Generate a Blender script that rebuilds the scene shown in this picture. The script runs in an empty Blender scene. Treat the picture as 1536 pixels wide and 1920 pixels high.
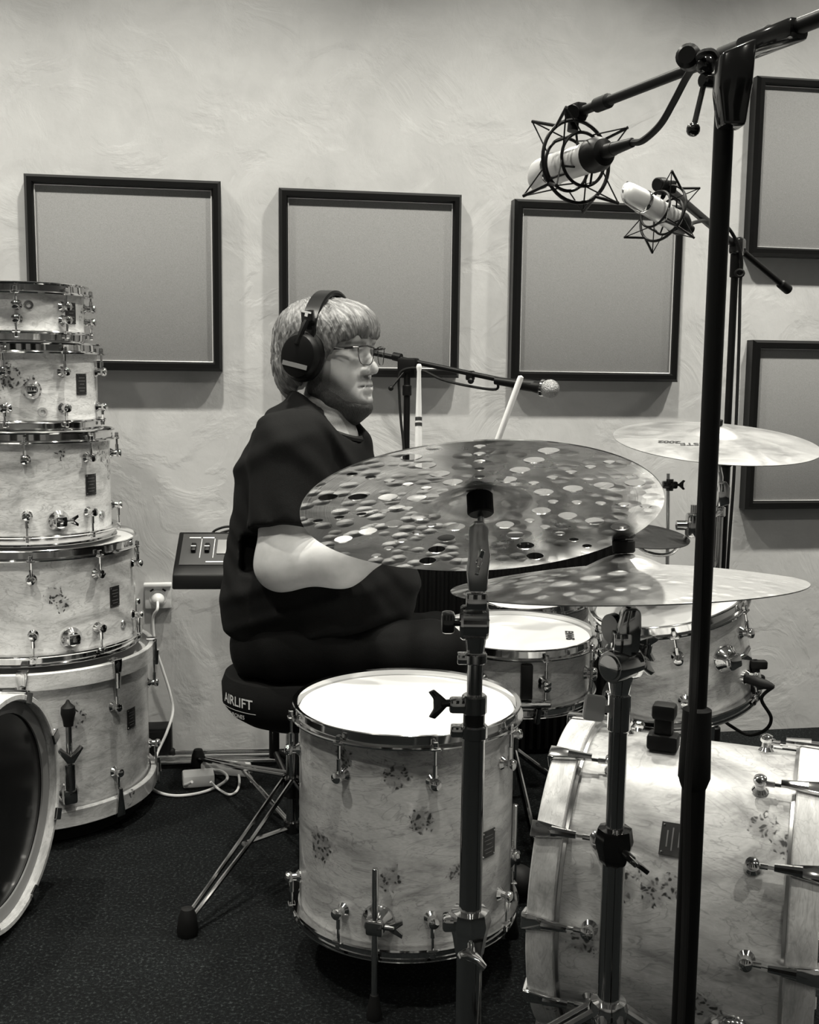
import bpy, bmesh, math, random
import numpy as np
from mathutils import Vector, Matrix, geometry
random.seed(7)
SC = bpy.context.scene
COL = SC.collection
PI = math.pi

# ------------------------------------------------------------------ camera
FPX, CAM_H, PITCH, ROLL = 2050.0, 1.12, math.radians(7.2), math.radians(0.65)
cam_data = bpy.data.cameras.new('camera')
cam_data.sensor_fit = 'HORIZONTAL'
cam_data.sensor_width = 36.0
cam_data.lens = 36.0 * FPX / 1536.0
cam_data.clip_start = 0.05
cam = bpy.data.objects.new('camera', cam_data)
COL.objects.link(cam)
CAM_R = Matrix.Rotation(PI / 2 - PITCH, 3, 'X') @ Matrix.Rotation(ROLL, 3, 'Z')
CAM_P = Vector((0, 0, CAM_H))
cam.matrix_world = Matrix.Translation(CAM_P) @ CAM_R.to_4x4()
SC.camera = cam

# ------------------------------------------------------------------ world, view, lights
world = bpy.data.worlds.new('world')
SC.world = world
world.use_nodes = True
world.node_tree.nodes['Background'].inputs[0].default_value = (0.9, 0.95, 1.0, 1)
world.node_tree.nodes['Background'].inputs[1].default_value = 0.02
SC.view_settings.view_transform = 'Standard'
SC.view_settings.look = 'None'
SC.view_settings.gamma = 1.0
SC.view_settings.use_curve_mapping = False
SC.view_settings.exposure = 0.0
CEIL = 2.80
WARM = (1.0, 0.972, 0.875)
# recessed ceiling downlights: x, y, watts, cone in degrees
DOWNLIGHTS = [(-1.40, 2.20, 168, 124), (-0.45, 2.36, 168, 124), (0.50, 2.52, 168, 124), (1.45, 2.68, 168, 124), (2.40, 2.84, 168, 124),
              (-1.00, 0.95, 150, 124), (0.10, 1.05, 105, 124), (1.10, 1.15, 105, 124),
              (-1.20, -0.75, 55, 124), (-0.10, -0.70, 55, 124), (1.00, -0.65, 55, 124), (2.10, -0.60, 55, 124)]


def at(px, py, z):
    """a point that lies z metres deep, seen at pixel (px, py) of the 1536 x 1920 photograph"""
    return CAM_P + CAM_R @ Vector(((px - 768) / FPX * z, -(py - 960) / FPX * z, -z))


def ray(px, py):
    return (CAM_R @ Vector(((px - 768) / FPX, -(py - 960) / FPX, -1))).normalized()


def at_height(px, py, h):
    d = ray(px, py)
    return CAM_P + d * ((h - CAM_H) / d.z)


WALL_Y0, WALL_K = 3.20, 0.17          # the back wall: y = WALL_Y0 + WALL_K * x
WN = Vector((WALL_K, -1, 0)).normalized()
WT = Vector((1, WALL_K, 0)).normalized()
W0 = Vector((0, WALL_Y0, 0))


def height_at(py, px, y):
    """height at which the sight line through a pixel meets the upright plane at depth y"""
    d = ray(px, py)
    return CAM_H + d.z * (y / d.y)


def on_wall(px, py, off=0.0):
    d = ray(px, py)
    return CAM_P + d * ((W0 + WN * off - CAM_P).dot(WN) / d.dot(WN))


# ------------------------------------------------------------------ mesh helpers
ORG = {}


def frame(z, x=None):
    """3x3 with the given z axis (and an x hint) as columns"""
    z = Vector(z).normalized()
    x = Vector(x) if x is not None else (Vector((1, 0, 0)) if abs(z.x) < 0.9 else Vector((0, 1, 0)))
    x = (x - z * x.dot(z)).normalized()
    y = z.cross(x)
    return Matrix((x, y, z)).transposed()


class MB:
    def __init__(self):
        self.v = []
        self.f = []

    def add(self, vs, fs):
        n = len(self.v)
        self.v += [Vector(p) for p in vs]
        self.f += [tuple(i + n for i in f) for f in fs]
        return self

    def lathe(self, prof, o=(0, 0, 0), ax=(0, 0, 1), n=32, a0=0.0, a1=2 * PI, x=None, sq=1.0):
        """profile of (radius, height) turned about ax through o"""
        R = frame(ax, x)
        o = Vector(o)
        full = abs(a1 - a0 - 2 * PI) < 1e-6
        m = n if full else n + 1
        vs, fs = [], []
        for i in range(m):
            a = a0 + (a1 - a0) * i / n
            c, s = math.cos(a), math.sin(a) * sq
            for r, h in prof:
                vs.append(o + R @ Vector((r * c, r * s, h)))
        k = len(prof)
        for i in range(n):
            j = (i + 1) % m
            for q in range(k - 1):
                a, b, c2, d = i * k + q, j * k + q, j * k + q + 1, i * k + q + 1
                if prof[q][0] < 1e-7:
                    fs.append((a, c2, d))
                elif prof[q + 1][0] < 1e-7:
                    fs.append((a, b, d))
                else:
                    fs.append((a, b, c2, d))
        return self.add(vs, fs)

    def cyl(self, a, b, r, r2=None, n=16, bev=0.0):
        a, b = Vector(a), Vector(b)
        L = (b - a).length
        r2 = r if r2 is None else r2
        e = min(bev, L * 0.45, r * 0.9, r2 * 0.9)
        if e > 0:
            p = [(0, 0), (r - e, 0), (r, e), (r2, L - e), (r2 - e, L), (0, L)]
        else:
            p = [(0, 0), (r, 0), (r2, L), (0, L)]
        return self.lathe(p, a, b - a, n)

    def ball(self, c, r, n=16, sc=(1, 1, 1), R=None):
        m = n // 2
        prof = [(r * math.sin(PI * i / m) if 0 < i < m else 0, -r * math.cos(PI * i / m)) for i in range(m + 1)]
        t = MB().lathe(prof, n=n)
        R = R or Matrix.Identity(3)
        c = Vector(c)
        return self.add([c + R @ Vector((p.x * sc[0], p.y * sc[1], p.z * sc[2])) for p in t.v], t.f)

    def tube(self, pts, r, n=10, closed=False, cap=True):
        pts = [Vector(p) for p in pts]
        k = len(pts)
        rs = r if isinstance(r, (list, tuple)) else [r] * k
        vs, fs = [], []
        prev = None
        for i, p in enumerate(pts):
            if closed:
                t = pts[(i + 1) % k] - pts[i - 1]
            else:
                t = pts[min(i + 1, k - 1)] - pts[max(i - 1, 0)]
            t.normalize()
            if prev is None:
                prev = frame(t).col[0].copy()
            x = prev - t * prev.dot(t)
            x = x.normalized() if x.length > 1e-6 else frame(t).col[0].copy()
            prev = x
            y = t.cross(x)
            for j in range(n):
                a = 2 * PI * j / n
                vs.append(p + (x * math.cos(a) + y * math.sin(a)) * rs[i])
        for i in range(k if closed else k - 1):
            q = (i + 1) % k
            for j in range(n):
                w = (j + 1) % n
                fs.append((i * n + j, i * n + w, q * n + w, q * n + j))
        if cap and not closed:
            fs.append(tuple(range(n - 1, -1, -1)))
            fs.append(tuple((k - 1) * n + j for j in range(n)))
        return self.add(vs, fs)

    def box(self, c, s, R=None, bev=0.0, seg=2):
        bm = bmesh.new()
        bmesh.ops.create_cube(bm, size=1.0)
        for v in bm.verts:
            v.co = Vector((v.co.x * s[0], v.co.y * s[1], v.co.z * s[2]))
        if bev > 0:
            bmesh.ops.bevel(bm, geom=bm.edges[:], offset=bev, segments=seg, profile=0.5, affect='EDGES')
        R = R or Matrix.Identity(3)
        c = Vector(c)
        bm.verts.ensure_lookup_table()
        self.add([c + R @ v.co for v in bm.verts], [tuple(v.index for v in f.verts) for f in bm.faces])
        bm.free()
        return self

    def prism(self, poly, h, o, R, bev=0.0):
        """flat outline poly [(x, y)] in the frame R at o, raised by h along its z"""
        bm = bmesh.new()
        vs = [bm.verts.new((x, y, 0)) for x, y in poly]
        f = bm.faces.new(vs)
        r = bmesh.ops.extrude_face_region(bm, geom=[f])
        for e in r['geom']:
            if isinstance(e, bmesh.types.BMVert):
                e.co.z += h
        bmesh.ops.recalc_face_normals(bm, faces=bm.faces[:])
        if bev > 0:
            bmesh.ops.bevel(bm, geom=bm.edges[:], offset=bev, segments=2, profile=0.5, affect='EDGES')
        bm.verts.ensure_lookup_table()
        bm.verts.index_update()
        o = Vector(o)
        self.add([o + R @ v.co for v in bm.verts], [tuple(v.index for v in f.verts) for f in bm.faces])
        bm.free()
        return self

    def mesh(self, name, mat, off=Vector((0, 0, 0)), smooth=True, sharp=0.6):
        me = bpy.data.meshes.new(name)
        me.from_pydata([tuple(p - off) for p in self.v], [], self.f)
        me.update()
        if mat:
            me.materials.append(mat)
        bm = bmesh.new()
        bm.from_mesh(me)
        bmesh.ops.recalc_face_normals(bm, faces=bm.faces[:])
        if smooth:
            for f in bm.faces:
                f.smooth = True
            for e in bm.edges:
                if len(e.link_faces) == 2 and e.calc_face_angle(0) > sharp:
                    e.smooth = False
        bm.to_mesh(me)
        bm.free()
        return me

    def build(self, name, mat, parent=None, origin=None, local=False, smooth=True, sharp=0.6):
        """one mesh object; vertices are world points unless local (then in the parent's frame)"""
        if parent is not None:
            off = Vector((0, 0, 0)) if local else ORG[parent.name]
            o = link(name, self.mesh(name, mat, off, smooth, sharp), parent)
            return o
        off = Vector(origin) if origin is not None else Vector((0, 0, 0))
        o = link(name, self.mesh(name, mat, off, smooth, sharp), None)
        o.location = off
        ORG[o.name] = off
        return o


def link(name, data, parent=None):
    o = bpy.data.objects.new(name, data)
    COL.objects.link(o)
    if parent is not None:
        o.parent = parent
        ORG[o.name] = ORG.get(parent.name, Vector((0, 0, 0)))
    return o


def tag(o, label, cat, group=None, kind=None):
    o['label'] = label
    if cat:
        o['category'] = cat
    if group:
        o['group'] = group
    if kind:
        o['kind'] = kind
    return o


def thing(name, label, cat, loc, group=None, R=None):
    o = bpy.data.objects.new(name, None)
    COL.objects.link(o)
    o.empty_display_size = 0.05
    o.location = loc
    if R is not None:
        o.rotation_euler = R.to_euler()
    ORG[o.name] = Vector(loc)
    return tag(o, label, cat, group)


def struct(o):
    o['kind'] = 'structure'
    return o


def crom(pts, k=8, closed=False):
    """smooth curve through the points"""
    pts = [Vector(p) for p in pts]
    n = len(pts)
    out = []
    for i in range(n if closed else n - 1):
        if closed:
            a, b, c, d = pts[i - 1], pts[i], pts[(i + 1) % n], pts[(i + 2) % n]
        else:
            a, b, c, d = pts[max(i - 1, 0)], pts[i], pts[i + 1], pts[min(i + 2, n - 1)]
        for j in range(k):
            t = j / k
            out.append(0.5 * ((2 * b) + (c - a) * t + (2 * a - 5 * b + 4 * c - d) * t * t + (3 * b - a - 3 * c + d) * t ** 3))
    if not closed:
        out.append(pts[-1])
    return out


def lettering(name, string, size, mat, place, parent=None, bold=0.0, local=True, origin=None):
    """flat print: the outline of the string, each point sent through place(x, y) -> point"""
    cu = bpy.data.curves.new(name, 'FONT')
    cu.body = string
    cu.size = size
    cu.align_x = 'CENTER'
    cu.align_y = 'CENTER'
    cu.offset = bold
    o = bpy.data.objects.new(name, cu)
    COL.objects.link(o)
    bpy.context.view_layer.update()
    me = bpy.data.meshes.new_from_object(o.evaluated_get(bpy.context.evaluated_depsgraph_get()))
    COL.objects.unlink(o)
    bpy.data.objects.remove(o)
    m = MB().add([place(v.co.x, v.co.y) for v in me.vertices], [tuple(p.vertices) for p in me.polygons])
    return m.build(name, mat, parent, local=local, origin=origin)


# ------------------------------------------------------------------ materials
def newmat(name):
    m = bpy.data.materials.new(name)
    m.use_nodes = True
    return m, m.node_tree.nodes, m.node_tree.links, m.node_tree.nodes['Principled BSDF']


def g(v, tint=0.0):
    return (v * (1 + tint), v, v * (1 - tint), 1)


def plain(name, v, rough=0.5, metal=0.0, coat=0.0, spec=0.5, tint=0.0):
    m, N, L, b = newmat(name)
    b.inputs['Base Color'].default_value = g(v, tint)
    b.inputs['Roughness'].default_value = rough
    b.inputs['Metallic'].default_value = metal
    b.inputs['Coat Weight'].default_value = coat
    b.inputs['Coat Roughness'].default_value = 0.06
    b.inputs['Specular IOR Level'].default_value = spec
    return m


def coords(N, L, scale=(1, 1, 1), which='Object'):
    t = N.new('ShaderNodeTexCoord')
    mp = N.new('ShaderNodeMapping')
    mp.inputs['Scale'].default_value = scale
    L.new(t.outputs[which], mp.inputs['Vector'])
    return mp.outputs['Vector']


def noise(N, L, vec, scale, detail=4, rough=0.55, dist=0.0):
    n = N.new('ShaderNodeTexNoise')
    n.inputs['Scale'].default_value = scale
    n.inputs['Detail'].default_value = detail
    n.inputs['Roughness'].default_value = rough
    n.inputs['Distortion'].default_value = dist
    L.new(vec, n.inputs['Vector'])
    return n.outputs['Fac']


def ramp(N, L, fac, stops):
    r = N.new('ShaderNodeValToRGB')
    e = r.color_ramp.elements
    while len(e) < len(stops):
        e.new(0.5)
    for k, (p, c) in enumerate(stops):
        e[k].position = p
        e[k].color = c if isinstance(c, tuple) else g(c)
    L.new(fac, r.inputs['Fac'])
    return r.outputs['Color']


def mixc(N, L, fac, a, b, mode='MIX'):
    m = N.new('ShaderNodeMix')
    m.data_type = 'RGBA'
    m.blend_type = mode
    for sock, v in ((m.inputs['Factor'], fac), (m.inputs[6], a), (m.inputs[7], b)):
        if isinstance(v, (float, int)):
            sock.default_value = v
        elif isinstance(v, tuple):
            sock.default_value = v
        else:
            L.new(v, sock)
    return m.outputs[2]


def bump(N, L, b, h, strength, dist=0.01, prev=None):
    n = N.new('ShaderNodeBump')
    n.inputs['Strength'].default_value = strength
    n.inputs['Distance'].default_value = dist
    L.new(h, n.inputs['Height'])
    if prev is not None:
        L.new(prev, n.inputs['Normal'])
    L.new(n.outputs['Normal'], b.inputs['Normal'])
    return n.outputs['Normal']


def mat_wood(name, base=0.50, dark=0.25, seed=0.0, grain=(3, 3, 9), knots=()):
    """lacquered pale burl veneer"""
    m, N, L, b = newmat(name)
    vec = coords(N, L)
    mp = N.new('ShaderNodeMapping')
    mp.inputs['Location'].default_value = (seed, seed * 1.7, seed * 0.6)
    L.new(vec, mp.inputs['Vector'])
    v = mp.outputs['Vector']
    st = N.new('ShaderNodeMapping')
    st.inputs['Scale'].default_value = grain
    L.new(v, st.inputs['Vector'])
    clouds = noise(N, L, st.outputs['Vector'], 1.3, 5, 0.6, 1.6)
    c1 = ramp(N, L, clouds, [(0.30, base * 0.42), (0.46, base * 0.86), (0.62, base * 1.12)])
    fine = noise(N, L, st.outputs['Vector'], 14, 6, 0.65, 2.0)
    c2 = ramp(N, L, fine, [(0.3, 0.78), (0.62, 1.0)])
    c = mixc(N, L, 1.0, c1, c2, 'MULTIPLY')
    vein = noise(N, L, st.outputs['Vector'], 2.1, 3, 0.5, 2.6)
    c = mixc(N, L, ramp(N, L, vein, [(0.475, 0.0), (0.50, 0.42), (0.512, 0.0), (0.60, 0.0), (0.615, 0.30), (0.635, 0.0)]), c, g(dark * 0.6))
    # knots: burl eyes gathered where the veneer has them
    best = None
    for kx, ky, kz, kr in knots:
        ds = N.new('ShaderNodeVectorMath')
        ds.operation = 'DISTANCE'
        ds.inputs[1].default_value = (kx, ky, kz)
        L.new(vec, ds.inputs[0])
        ml = N.new('ShaderNodeMath')
        ml.operation = 'MULTIPLY_ADD'
        ml.inputs[1].default_value = -1.0 / kr
        ml.inputs[2].default_value = 1.0
        L.new(ds.outputs['Value'], ml.inputs[0])
        if best is None:
            best = ml.outputs[0]
        else:
            mx = N.new('ShaderNodeMath')
            mx.operation = 'MAXIMUM'
            L.new(best, mx.inputs[0])
            L.new(ml.outputs[0], mx.inputs[1])
            best = mx.outputs[0]
    if best is None:
        kn = noise(N, L, v, 8.5, 2, 0.5, 0.5)
        lo_, hi_ = 0.66, 0.06
    else:
        ad = N.new('ShaderNodeMath')
        ad.operation = 'MULTIPLY_ADD'
        ad.inputs[1].default_value = 2.0
        L.new(noise(N, L, v, 45, 3, 0.6, 0.8), ad.inputs[0])
        sb = N.new('ShaderNodeMath')
        sb.operation = 'SUBTRACT'
        sb.inputs[1].default_value = 0.95
        L.new(best, sb.inputs[0])
        L.new(sb.outputs[0], ad.inputs[2])
        kn = ad.outputs[0]
        lo_, hi_ = 0.16, 0.12
    mask = ramp(N, L, kn, [(lo_, 0.0), (min(lo_ + hi_, 0.98), 1.0)])
    vo = N.new('ShaderNodeTexVoronoi')
    vo.inputs['Scale'].default_value = 100
    wob = N.new('ShaderNodeTexNoise')
    wob.inputs['Scale'].default_value = 40
    L.new(v, wob.inputs['Vector'])
    wadd = N.new('ShaderNodeVectorMath')
    wadd.operation = 'MULTIPLY_ADD'
    wadd.inputs[1].default_value = (0.035, 0.035, 0.035)
    L.new(wob.outputs['Color'], wadd.inputs[0])
    L.new(v, wadd.inputs[2])
    L.new(wadd.outputs[0], vo.inputs['Vector'])
    eyes = ramp(N, L, vo.outputs['Distance'], [(0.26, 1.0), (0.50, 0.0)])
    fac = mixc(N, L, 1.0, mask, eyes, 'MULTIPLY')
    halo = ramp(N, L, kn, [(max(lo_ - 0.10, 0.0), 0.0), (lo_ + 0.40 if best is not None else 0.74, 0.62)])
    c = mixc(N, L, halo, c, g(dark))
    c = mixc(N, L, fac, c, g(0.03))
    L.new(c, b.inputs['Base Color'])
    b.inputs['Roughness'].default_value = 0.35
    b.inputs['Coat Weight'].default_value = 0.7
    b.inputs['Coat Roughness'].default_value = 0.07
    return m


def mat_plaster():
    m, N, L, b = newmat('plaster')
    v = coords(N, L)
    n1 = noise(N, L, v, 2.2, 6, 0.6, 0.6)
    n2 = noise(N, L, v, 7.0, 6, 0.62, 1.2)
    c = mixc(N, L, 0.5, ramp(N, L, n1, [(0.3, 0.38), (0.7, 0.56)]), ramp(N, L, n2, [(0.3, 0.42), (0.7, 0.54)]))
    L.new(c, b.inputs['Base Color'])
    b.inputs['Roughness'].default_value = 0.75
    vo = N.new('ShaderNodeTexNoise')
    vo.inputs['Scale'].default_value = 5.0
    vo.inputs['Detail'].default_value = 7
    vo.inputs['Roughness'].default_value = 0.55
    vo.inputs['Distortion'].default_value = 0.9
    L.new(v, vo.inputs['Vector'])
    h = ramp(N, L, vo.outputs['Fac'], [(0.42, 0.0), (0.5, 0.75), (0.53, 1.0), (0.60, 0.85)])
    p = bump(N, L, b, h, 0.20, 0.006)
    fine = noise(N, L, v, 60, 5, 0.6)
    bump(N, L, b, fine, 0.12, 0.004, p)
    return m


def mat_carpet():
    m, N, L, b = newmat('carpet')
    v = coords(N, L)
    n = noise(N, L, v, 150, 4, 0.78)
    n2 = noise(N, L, v, 9, 4, 0.6)
    c = mixc(N, L, 1.0, ramp(N, L, n, [(0.40, (0.003, 0.0035, 0.004, 1)), (0.54, (0.006, 0.0075, 0.008, 1)), (0.68, (0.055, 0.062, 0.062, 1))]),
             ramp(N, L, n2, [(0.3, 0.6), (0.7, 1.0)]), 'MULTIPLY')
    L.new(c, b.inputs['Base Color'])
    b.inputs['Roughness'].default_value = 0.95
    b.inputs['Specular IOR Level'].default_value = 0.15
    bump(N, L, b, n, 0.9, 0.006)
    return m


def mat_fabric(name, v0, scale=500, rough=0.9, amp=0.25, bumpk=0.25):
    m, N, L, b = newmat(name)
    v = coords(N, L)
    n = noise(N, L, v, scale, 2, 0.6)
    L.new(ramp(N, L, n, [(0.3, v0 * (1 - amp)), (0.7, v0 * (1 + amp))]), b.inputs['Base Color'])
    b.inputs['Roughness'].default_value = rough
    b.inputs['Specular IOR Level'].default_value = 0.2 if v0 > 0.05 else 0.08
    bump(N, L, b, n, bumpk, 0.002)
    return m


def mat_cymbal(name, base, rough, hammer=0.0, blotch=0.3, seed=0.0, brush=0.25):
    """turned bronze: concentric lathe lines, hammer marks, patches of patina"""
    m, N, L, b = newmat(name)
    t = N.new('ShaderNodeTexCoord')
    sep = N.new('ShaderNodeSeparateXYZ')
    L.new(t.outputs['Object'], sep.inputs[0])
    ln = N.new('ShaderNodeVectorMath')
    ln.operation = 'LENGTH'
    cmb = N.new('ShaderNodeCombineXYZ')
    L.new(sep.outputs[0], cmb.inputs[0])
    L.new(sep.outputs[1], cmb.inputs[1])
    L.new(cmb.outputs[0], ln.inputs[0])
    w = N.new('ShaderNodeTexNoise')
    w.noise_dimensions = '1D'
    w.inputs['Scale'].default_value = 420
    w.inputs['Detail'].default_value = 3
    L.new(ln.outputs['Value'], w.inputs['W'])
    mp = N.new('ShaderNodeMapping')
    mp.inputs['Location'].default_value = (seed, seed, 0)
    L.new(t.outputs['Object'], mp.inputs['Vector'])
    n = noise(N, L, mp.outputs['Vector'], 11, 5, 0.6, 0.8)
    c = ramp(N, L, n, [(0.33, base * (1 - blotch)), (0.55, base), (0.72, base * (1 + blotch * 0.5))])
    L.new(c, b.inputs['Base Color'])
    b.inputs['Metallic'].default_value = 1.0
    b.inputs['Roughness'].default_value = rough
    rr = ramp(N, L, n, [(0.3, rough * 1.25), (0.7, rough * 0.8)])
    L.new(rr, b.inputs['Roughness'])
    p = bump(N, L, b, w.outputs['Fac'], brush, 0.0006)
    if hammer > 0:
        vo = N.new('ShaderNodeTexVoronoi')
        vo.inputs['Scale'].default_value = 42
        L.new(mp.outputs['Vector'], vo.inputs['Vector'])
        bump(N, L, b, ramp(N, L, vo.outputs['Distance'], [(0.0, 0.0), (0.5, 1.0)]), hammer, 0.004, p)
    return m


def mat_glass(name, alpha_mix=0.08):
    m, N, L, b = newmat(name)
    out = N['Material Output']
    tr = N.new('ShaderNodeBsdfTransparent')
    tr.inputs[0].default_value = (0.93, 0.93, 0.93, 1)
    gl = N.new('ShaderNodeBsdfGlossy')
    gl.inputs['Roughness'].default_value = 0.02
    mx = N.new('ShaderNodeMixShader')
    mx.inputs[0].default_value = alpha_mix
    L.new(tr.outputs[0], mx.inputs[1])
    L.new(gl.outputs[0], mx.inputs[2])
    L.new(mx.outputs[0], out.inputs['Surface'])
    return m


M = {
    'plaster': mat_plaster(), 'carpet': mat_carpet(),
    'wood': mat_wood('burl_veneer', 0.78, 0.38, 0.0), 'wood_grey': mat_wood('burl_veneer_grey', 0.46, 0.18, 3.1),
    'wood_bass': mat_wood('burl_veneer_bass', 0.58, 0.24, 5.3, (9, 3, 3)),
    'chrome': plain('chrome', 0.72, 0.09, 1.0), 'dark_chrome': plain('dark_chrome', 0.52, 0.10, 1.0),
    'satin': plain('satin_metal', 0.55, 0.28, 1.0),
    'black': plain('black_paint', 0.005, 0.42, spec=0.18), 'rubber': plain('black_rubber', 0.007, 0.6, spec=0.2),
    'black_gloss': plain('black_gloss', 0.012, 0.13, coat=0.3), 'frame': plain('black_frame', 0.006, 0.30, spec=0.25),
    'head_white': plain('coated_head', 0.56, 0.45), 'head_black': plain('black_head', 0.008, 0.16, spec=0.5),
    'white': plain('white_plastic', 0.74, 0.35), 'offwhite': plain('offwhite_plastic', 0.62, 0.4),
    'panel': mat_fabric('panel_fabric', 0.235, 420, 0.92, 0.12, 0.15), 'piping': plain('pale_edge', 0.6, 0.6),
    'badge': plain('badge_black', 0.02, 0.25), 'badge_print': plain('badge_print', 0.09, 0.4),
    'dark_wall': plain('dark_wall', 0.42, 0.8), 'grey': plain('grey_plastic', 0.20, 0.4),
    'nickel': plain('nickel', 0.60, 0.42, 0.3), 'mic_body': plain('mic_body', 0.52, 0.38, 0.2),
    'stick': plain('stick_wood', 0.70, 0.55), 'ink': plain('ink', 0.02, 0.5),
    'hoop_wood': mat_wood('hoop_veneer', 0.66, 0.45, 8.0),
    'cym_dark': mat_cymbal('cymbal_dark', 0.60, 0.30, 0.5, 0.5, 1.3), 'cym_mid': mat_cymbal('cymbal_hammered', 0.60, 0.40, 0.40, 0.45, 4.0),
    'cym_bright': mat_cymbal('cymbal_bright', 0.52, 0.42, 0.0, 0.08, 2.0), 'cym_black': mat_cymbal('cymbal_raw', 0.05, 0.45, 0.15, 0.3, 6.0),
    'glass': mat_glass('lens_glass'),
}


def emit_mat(name, s):
    m, N, L, b = newmat(name)
    b.inputs['Base Color'].default_value = g(0.8)
    b.inputs['Emission Color'].default_value = (*WARM, 1)
    b.inputs['Emission Strength'].default_value = s
    return m


def shell_knots(R, *spots):
    """knot centres on a shell of radius R, from (angle in degrees, height, size)"""
    return [(R * math.cos(math.radians(a)), R * math.sin(math.radians(a)), z, r * 0.68) for a, z, r in spots]


M['wood_ft'] = mat_wood('burl_veneer_floor_tom', 0.43, 0.13, 3.1, knots=shell_knots(0.203, (-33, 0.345, 0.030), (-5, 0.325, 0.045), (7, 0.245, 0.036), (-49, 0.165, 0.052), (-8, 0.138, 0.040), (28, 0.14, 0.036), (100, 0.2, 0.05), (170, 0.1, 0.05), (240, 0.25, 0.05)))
M['wood_kick'] = mat_wood('burl_veneer_kick', 0.54, 0.20, 5.3, (9, 3, 3), knots=shell_knots(0.2414, (40, 0.30, 0.038), (46, 0.335, 0.034), (68, 0.115, 0.040), (70, 0.155, 0.036), (66, 0.185, 0.034), (92, 0.055, 0.034), (108, 0.235, 0.040), (-60, 0.2, 0.06)))
M['wood_b'] = mat_wood('burl_veneer_b', 0.78, 0.34, 1.0, knots=shell_knots(0.163, (-16, 0.115, 0.050), (2, 0.10, 0.030), (-30, 0.08, 0.045), (120, 0.1, 0.05)))
M['wood_c'] = mat_wood('burl_veneer_c', 0.78, 0.34, 2.0, knots=shell_knots(0.190, (62, 0.205, 0.050), (74, 0.16, 0.045), (20, 0.20, 0.024), (200, 0.1, 0.05)))
M['wood_d'] = mat_wood('burl_veneer_d', 0.74, 0.34, 4.0, knots=shell_knots(0.2446, (10, 0.15, 0.038), (14, 0.125, 0.03), (190, 0.1, 0.05)))
M['wood_e'] = mat_wood('burl_veneer_e', 0.66, 0.30, 6.0, knots=shell_knots(0.272, (18, 0.225, 0.036), (16, 0.26, 0.026), (190, 0.1, 0.05)))
M['lamp'] = emit_mat('lamp_glow', 30.0)

# ------------------------------------------------------------------ the room
XL, XR, YF = -2.6, 3.4, -1.6


def wall_y(x):
    return WALL_Y0 + WALL_K * x


def slab(name, pts, nrm, thick, mat):
    pts = [Vector(p) for p in pts]
    nrm = Vector(nrm)
    q = [p + nrm * thick for p in pts]
    k = len(pts)
    m = MB().add(pts + q, [tuple(range(k)), tuple(range(2 * k - 1, k - 1, -1))] + [(i, (i + 1) % k, k + (i + 1) % k, k + i) for i in range(k)])
    return struct(m.build(name, mat, smooth=False))


plan = [(XL, YF), (XR, YF), (XR, wall_y(XR)), (XL, wall_y(XL))]
o = slab('floor', [(x, y, 0) for x, y in plan], (0, 0, -1), 0.1, M['carpet'])
o['label'] = 'black looped carpet floor'
o = slab('ceiling', [(x, y, CEIL) for x, y in plan], (0, 0, 1), 0.1, plain('ceiling_paint', 0.60, 0.9))
o['label'] = 'plain painted ceiling'
o = slab('wall_back', [(XL, wall_y(XL), 0), (XR, wall_y(XR), 0), (XR, wall_y(XR), CEIL), (XL, wall_y(XL), CEIL)], -WN, 0.12, M['plaster'])
o['label'] = 'rough trowelled plaster wall behind the drummer'
o = slab('wall_left', [(XL, YF, 0), (XL, wall_y(XL), 0), (XL, wall_y(XL), CEIL), (XL, YF, CEIL)], (-1, 0, 0), 0.12, M['plaster'])
o['label'] = 'plaster wall on the drum stack side'
o = slab('wall_right', [(XR, YF, 0), (XR, wall_y(XR), 0), (XR, wall_y(XR), CEIL), (XR, YF, CEIL)], (1, 0, 0), 0.12, M['dark_wall'])
o['label'] = 'dark wall on the bass drum side'
o = slab('wall_front', [(XL, YF, 0), (XR, YF, 0), (XR, YF, CEIL), (XL, YF, CEIL)], (0, -1, 0), 0.12, M['plaster'])
o['label'] = 'plaster wall facing the drum kit'
# unseen dark panes with pale frames, added to put bands of reflection in the chrome
wz0, wz1 = 0.70, 2.25
for wi, (wx0, wx1) in enumerate(((-1.6, -0.75), (-0.30, 0.40), (0.80, 1.75))):
    wn = thing('window_%d' % (wi + 1), ('first', 'middle', 'last')[wi] + ' of three unseen dark panes added for banded reflections in the chrome', None, ((wx0 + wx1) / 2, YF, wz0))
    wn['kind'] = 'structure'
    MB().box(((wx0 + wx1) / 2, YF + 0.006, (wz0 + wz1) / 2), (wx1 - wx0, 0.008, wz1 - wz0)).build('pane', plain('dark_glass', 0.006, 0.03), wn)
    for x_ in (wx0, wx1):
        MB().box((x_, YF + 0.03, (wz0 + wz1) / 2), (0.07, 0.06, wz1 - wz0 + 0.07), None, 0.004).build('window_frame', M['white'], wn)
    for z_ in (wz0, wz1):
        MB().box(((wx0 + wx1) / 2, YF + 0.028, z_), (wx1 - wx0, 0.055, 0.07), None, 0.004).build('window_frame', M['white'], wn)

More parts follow.
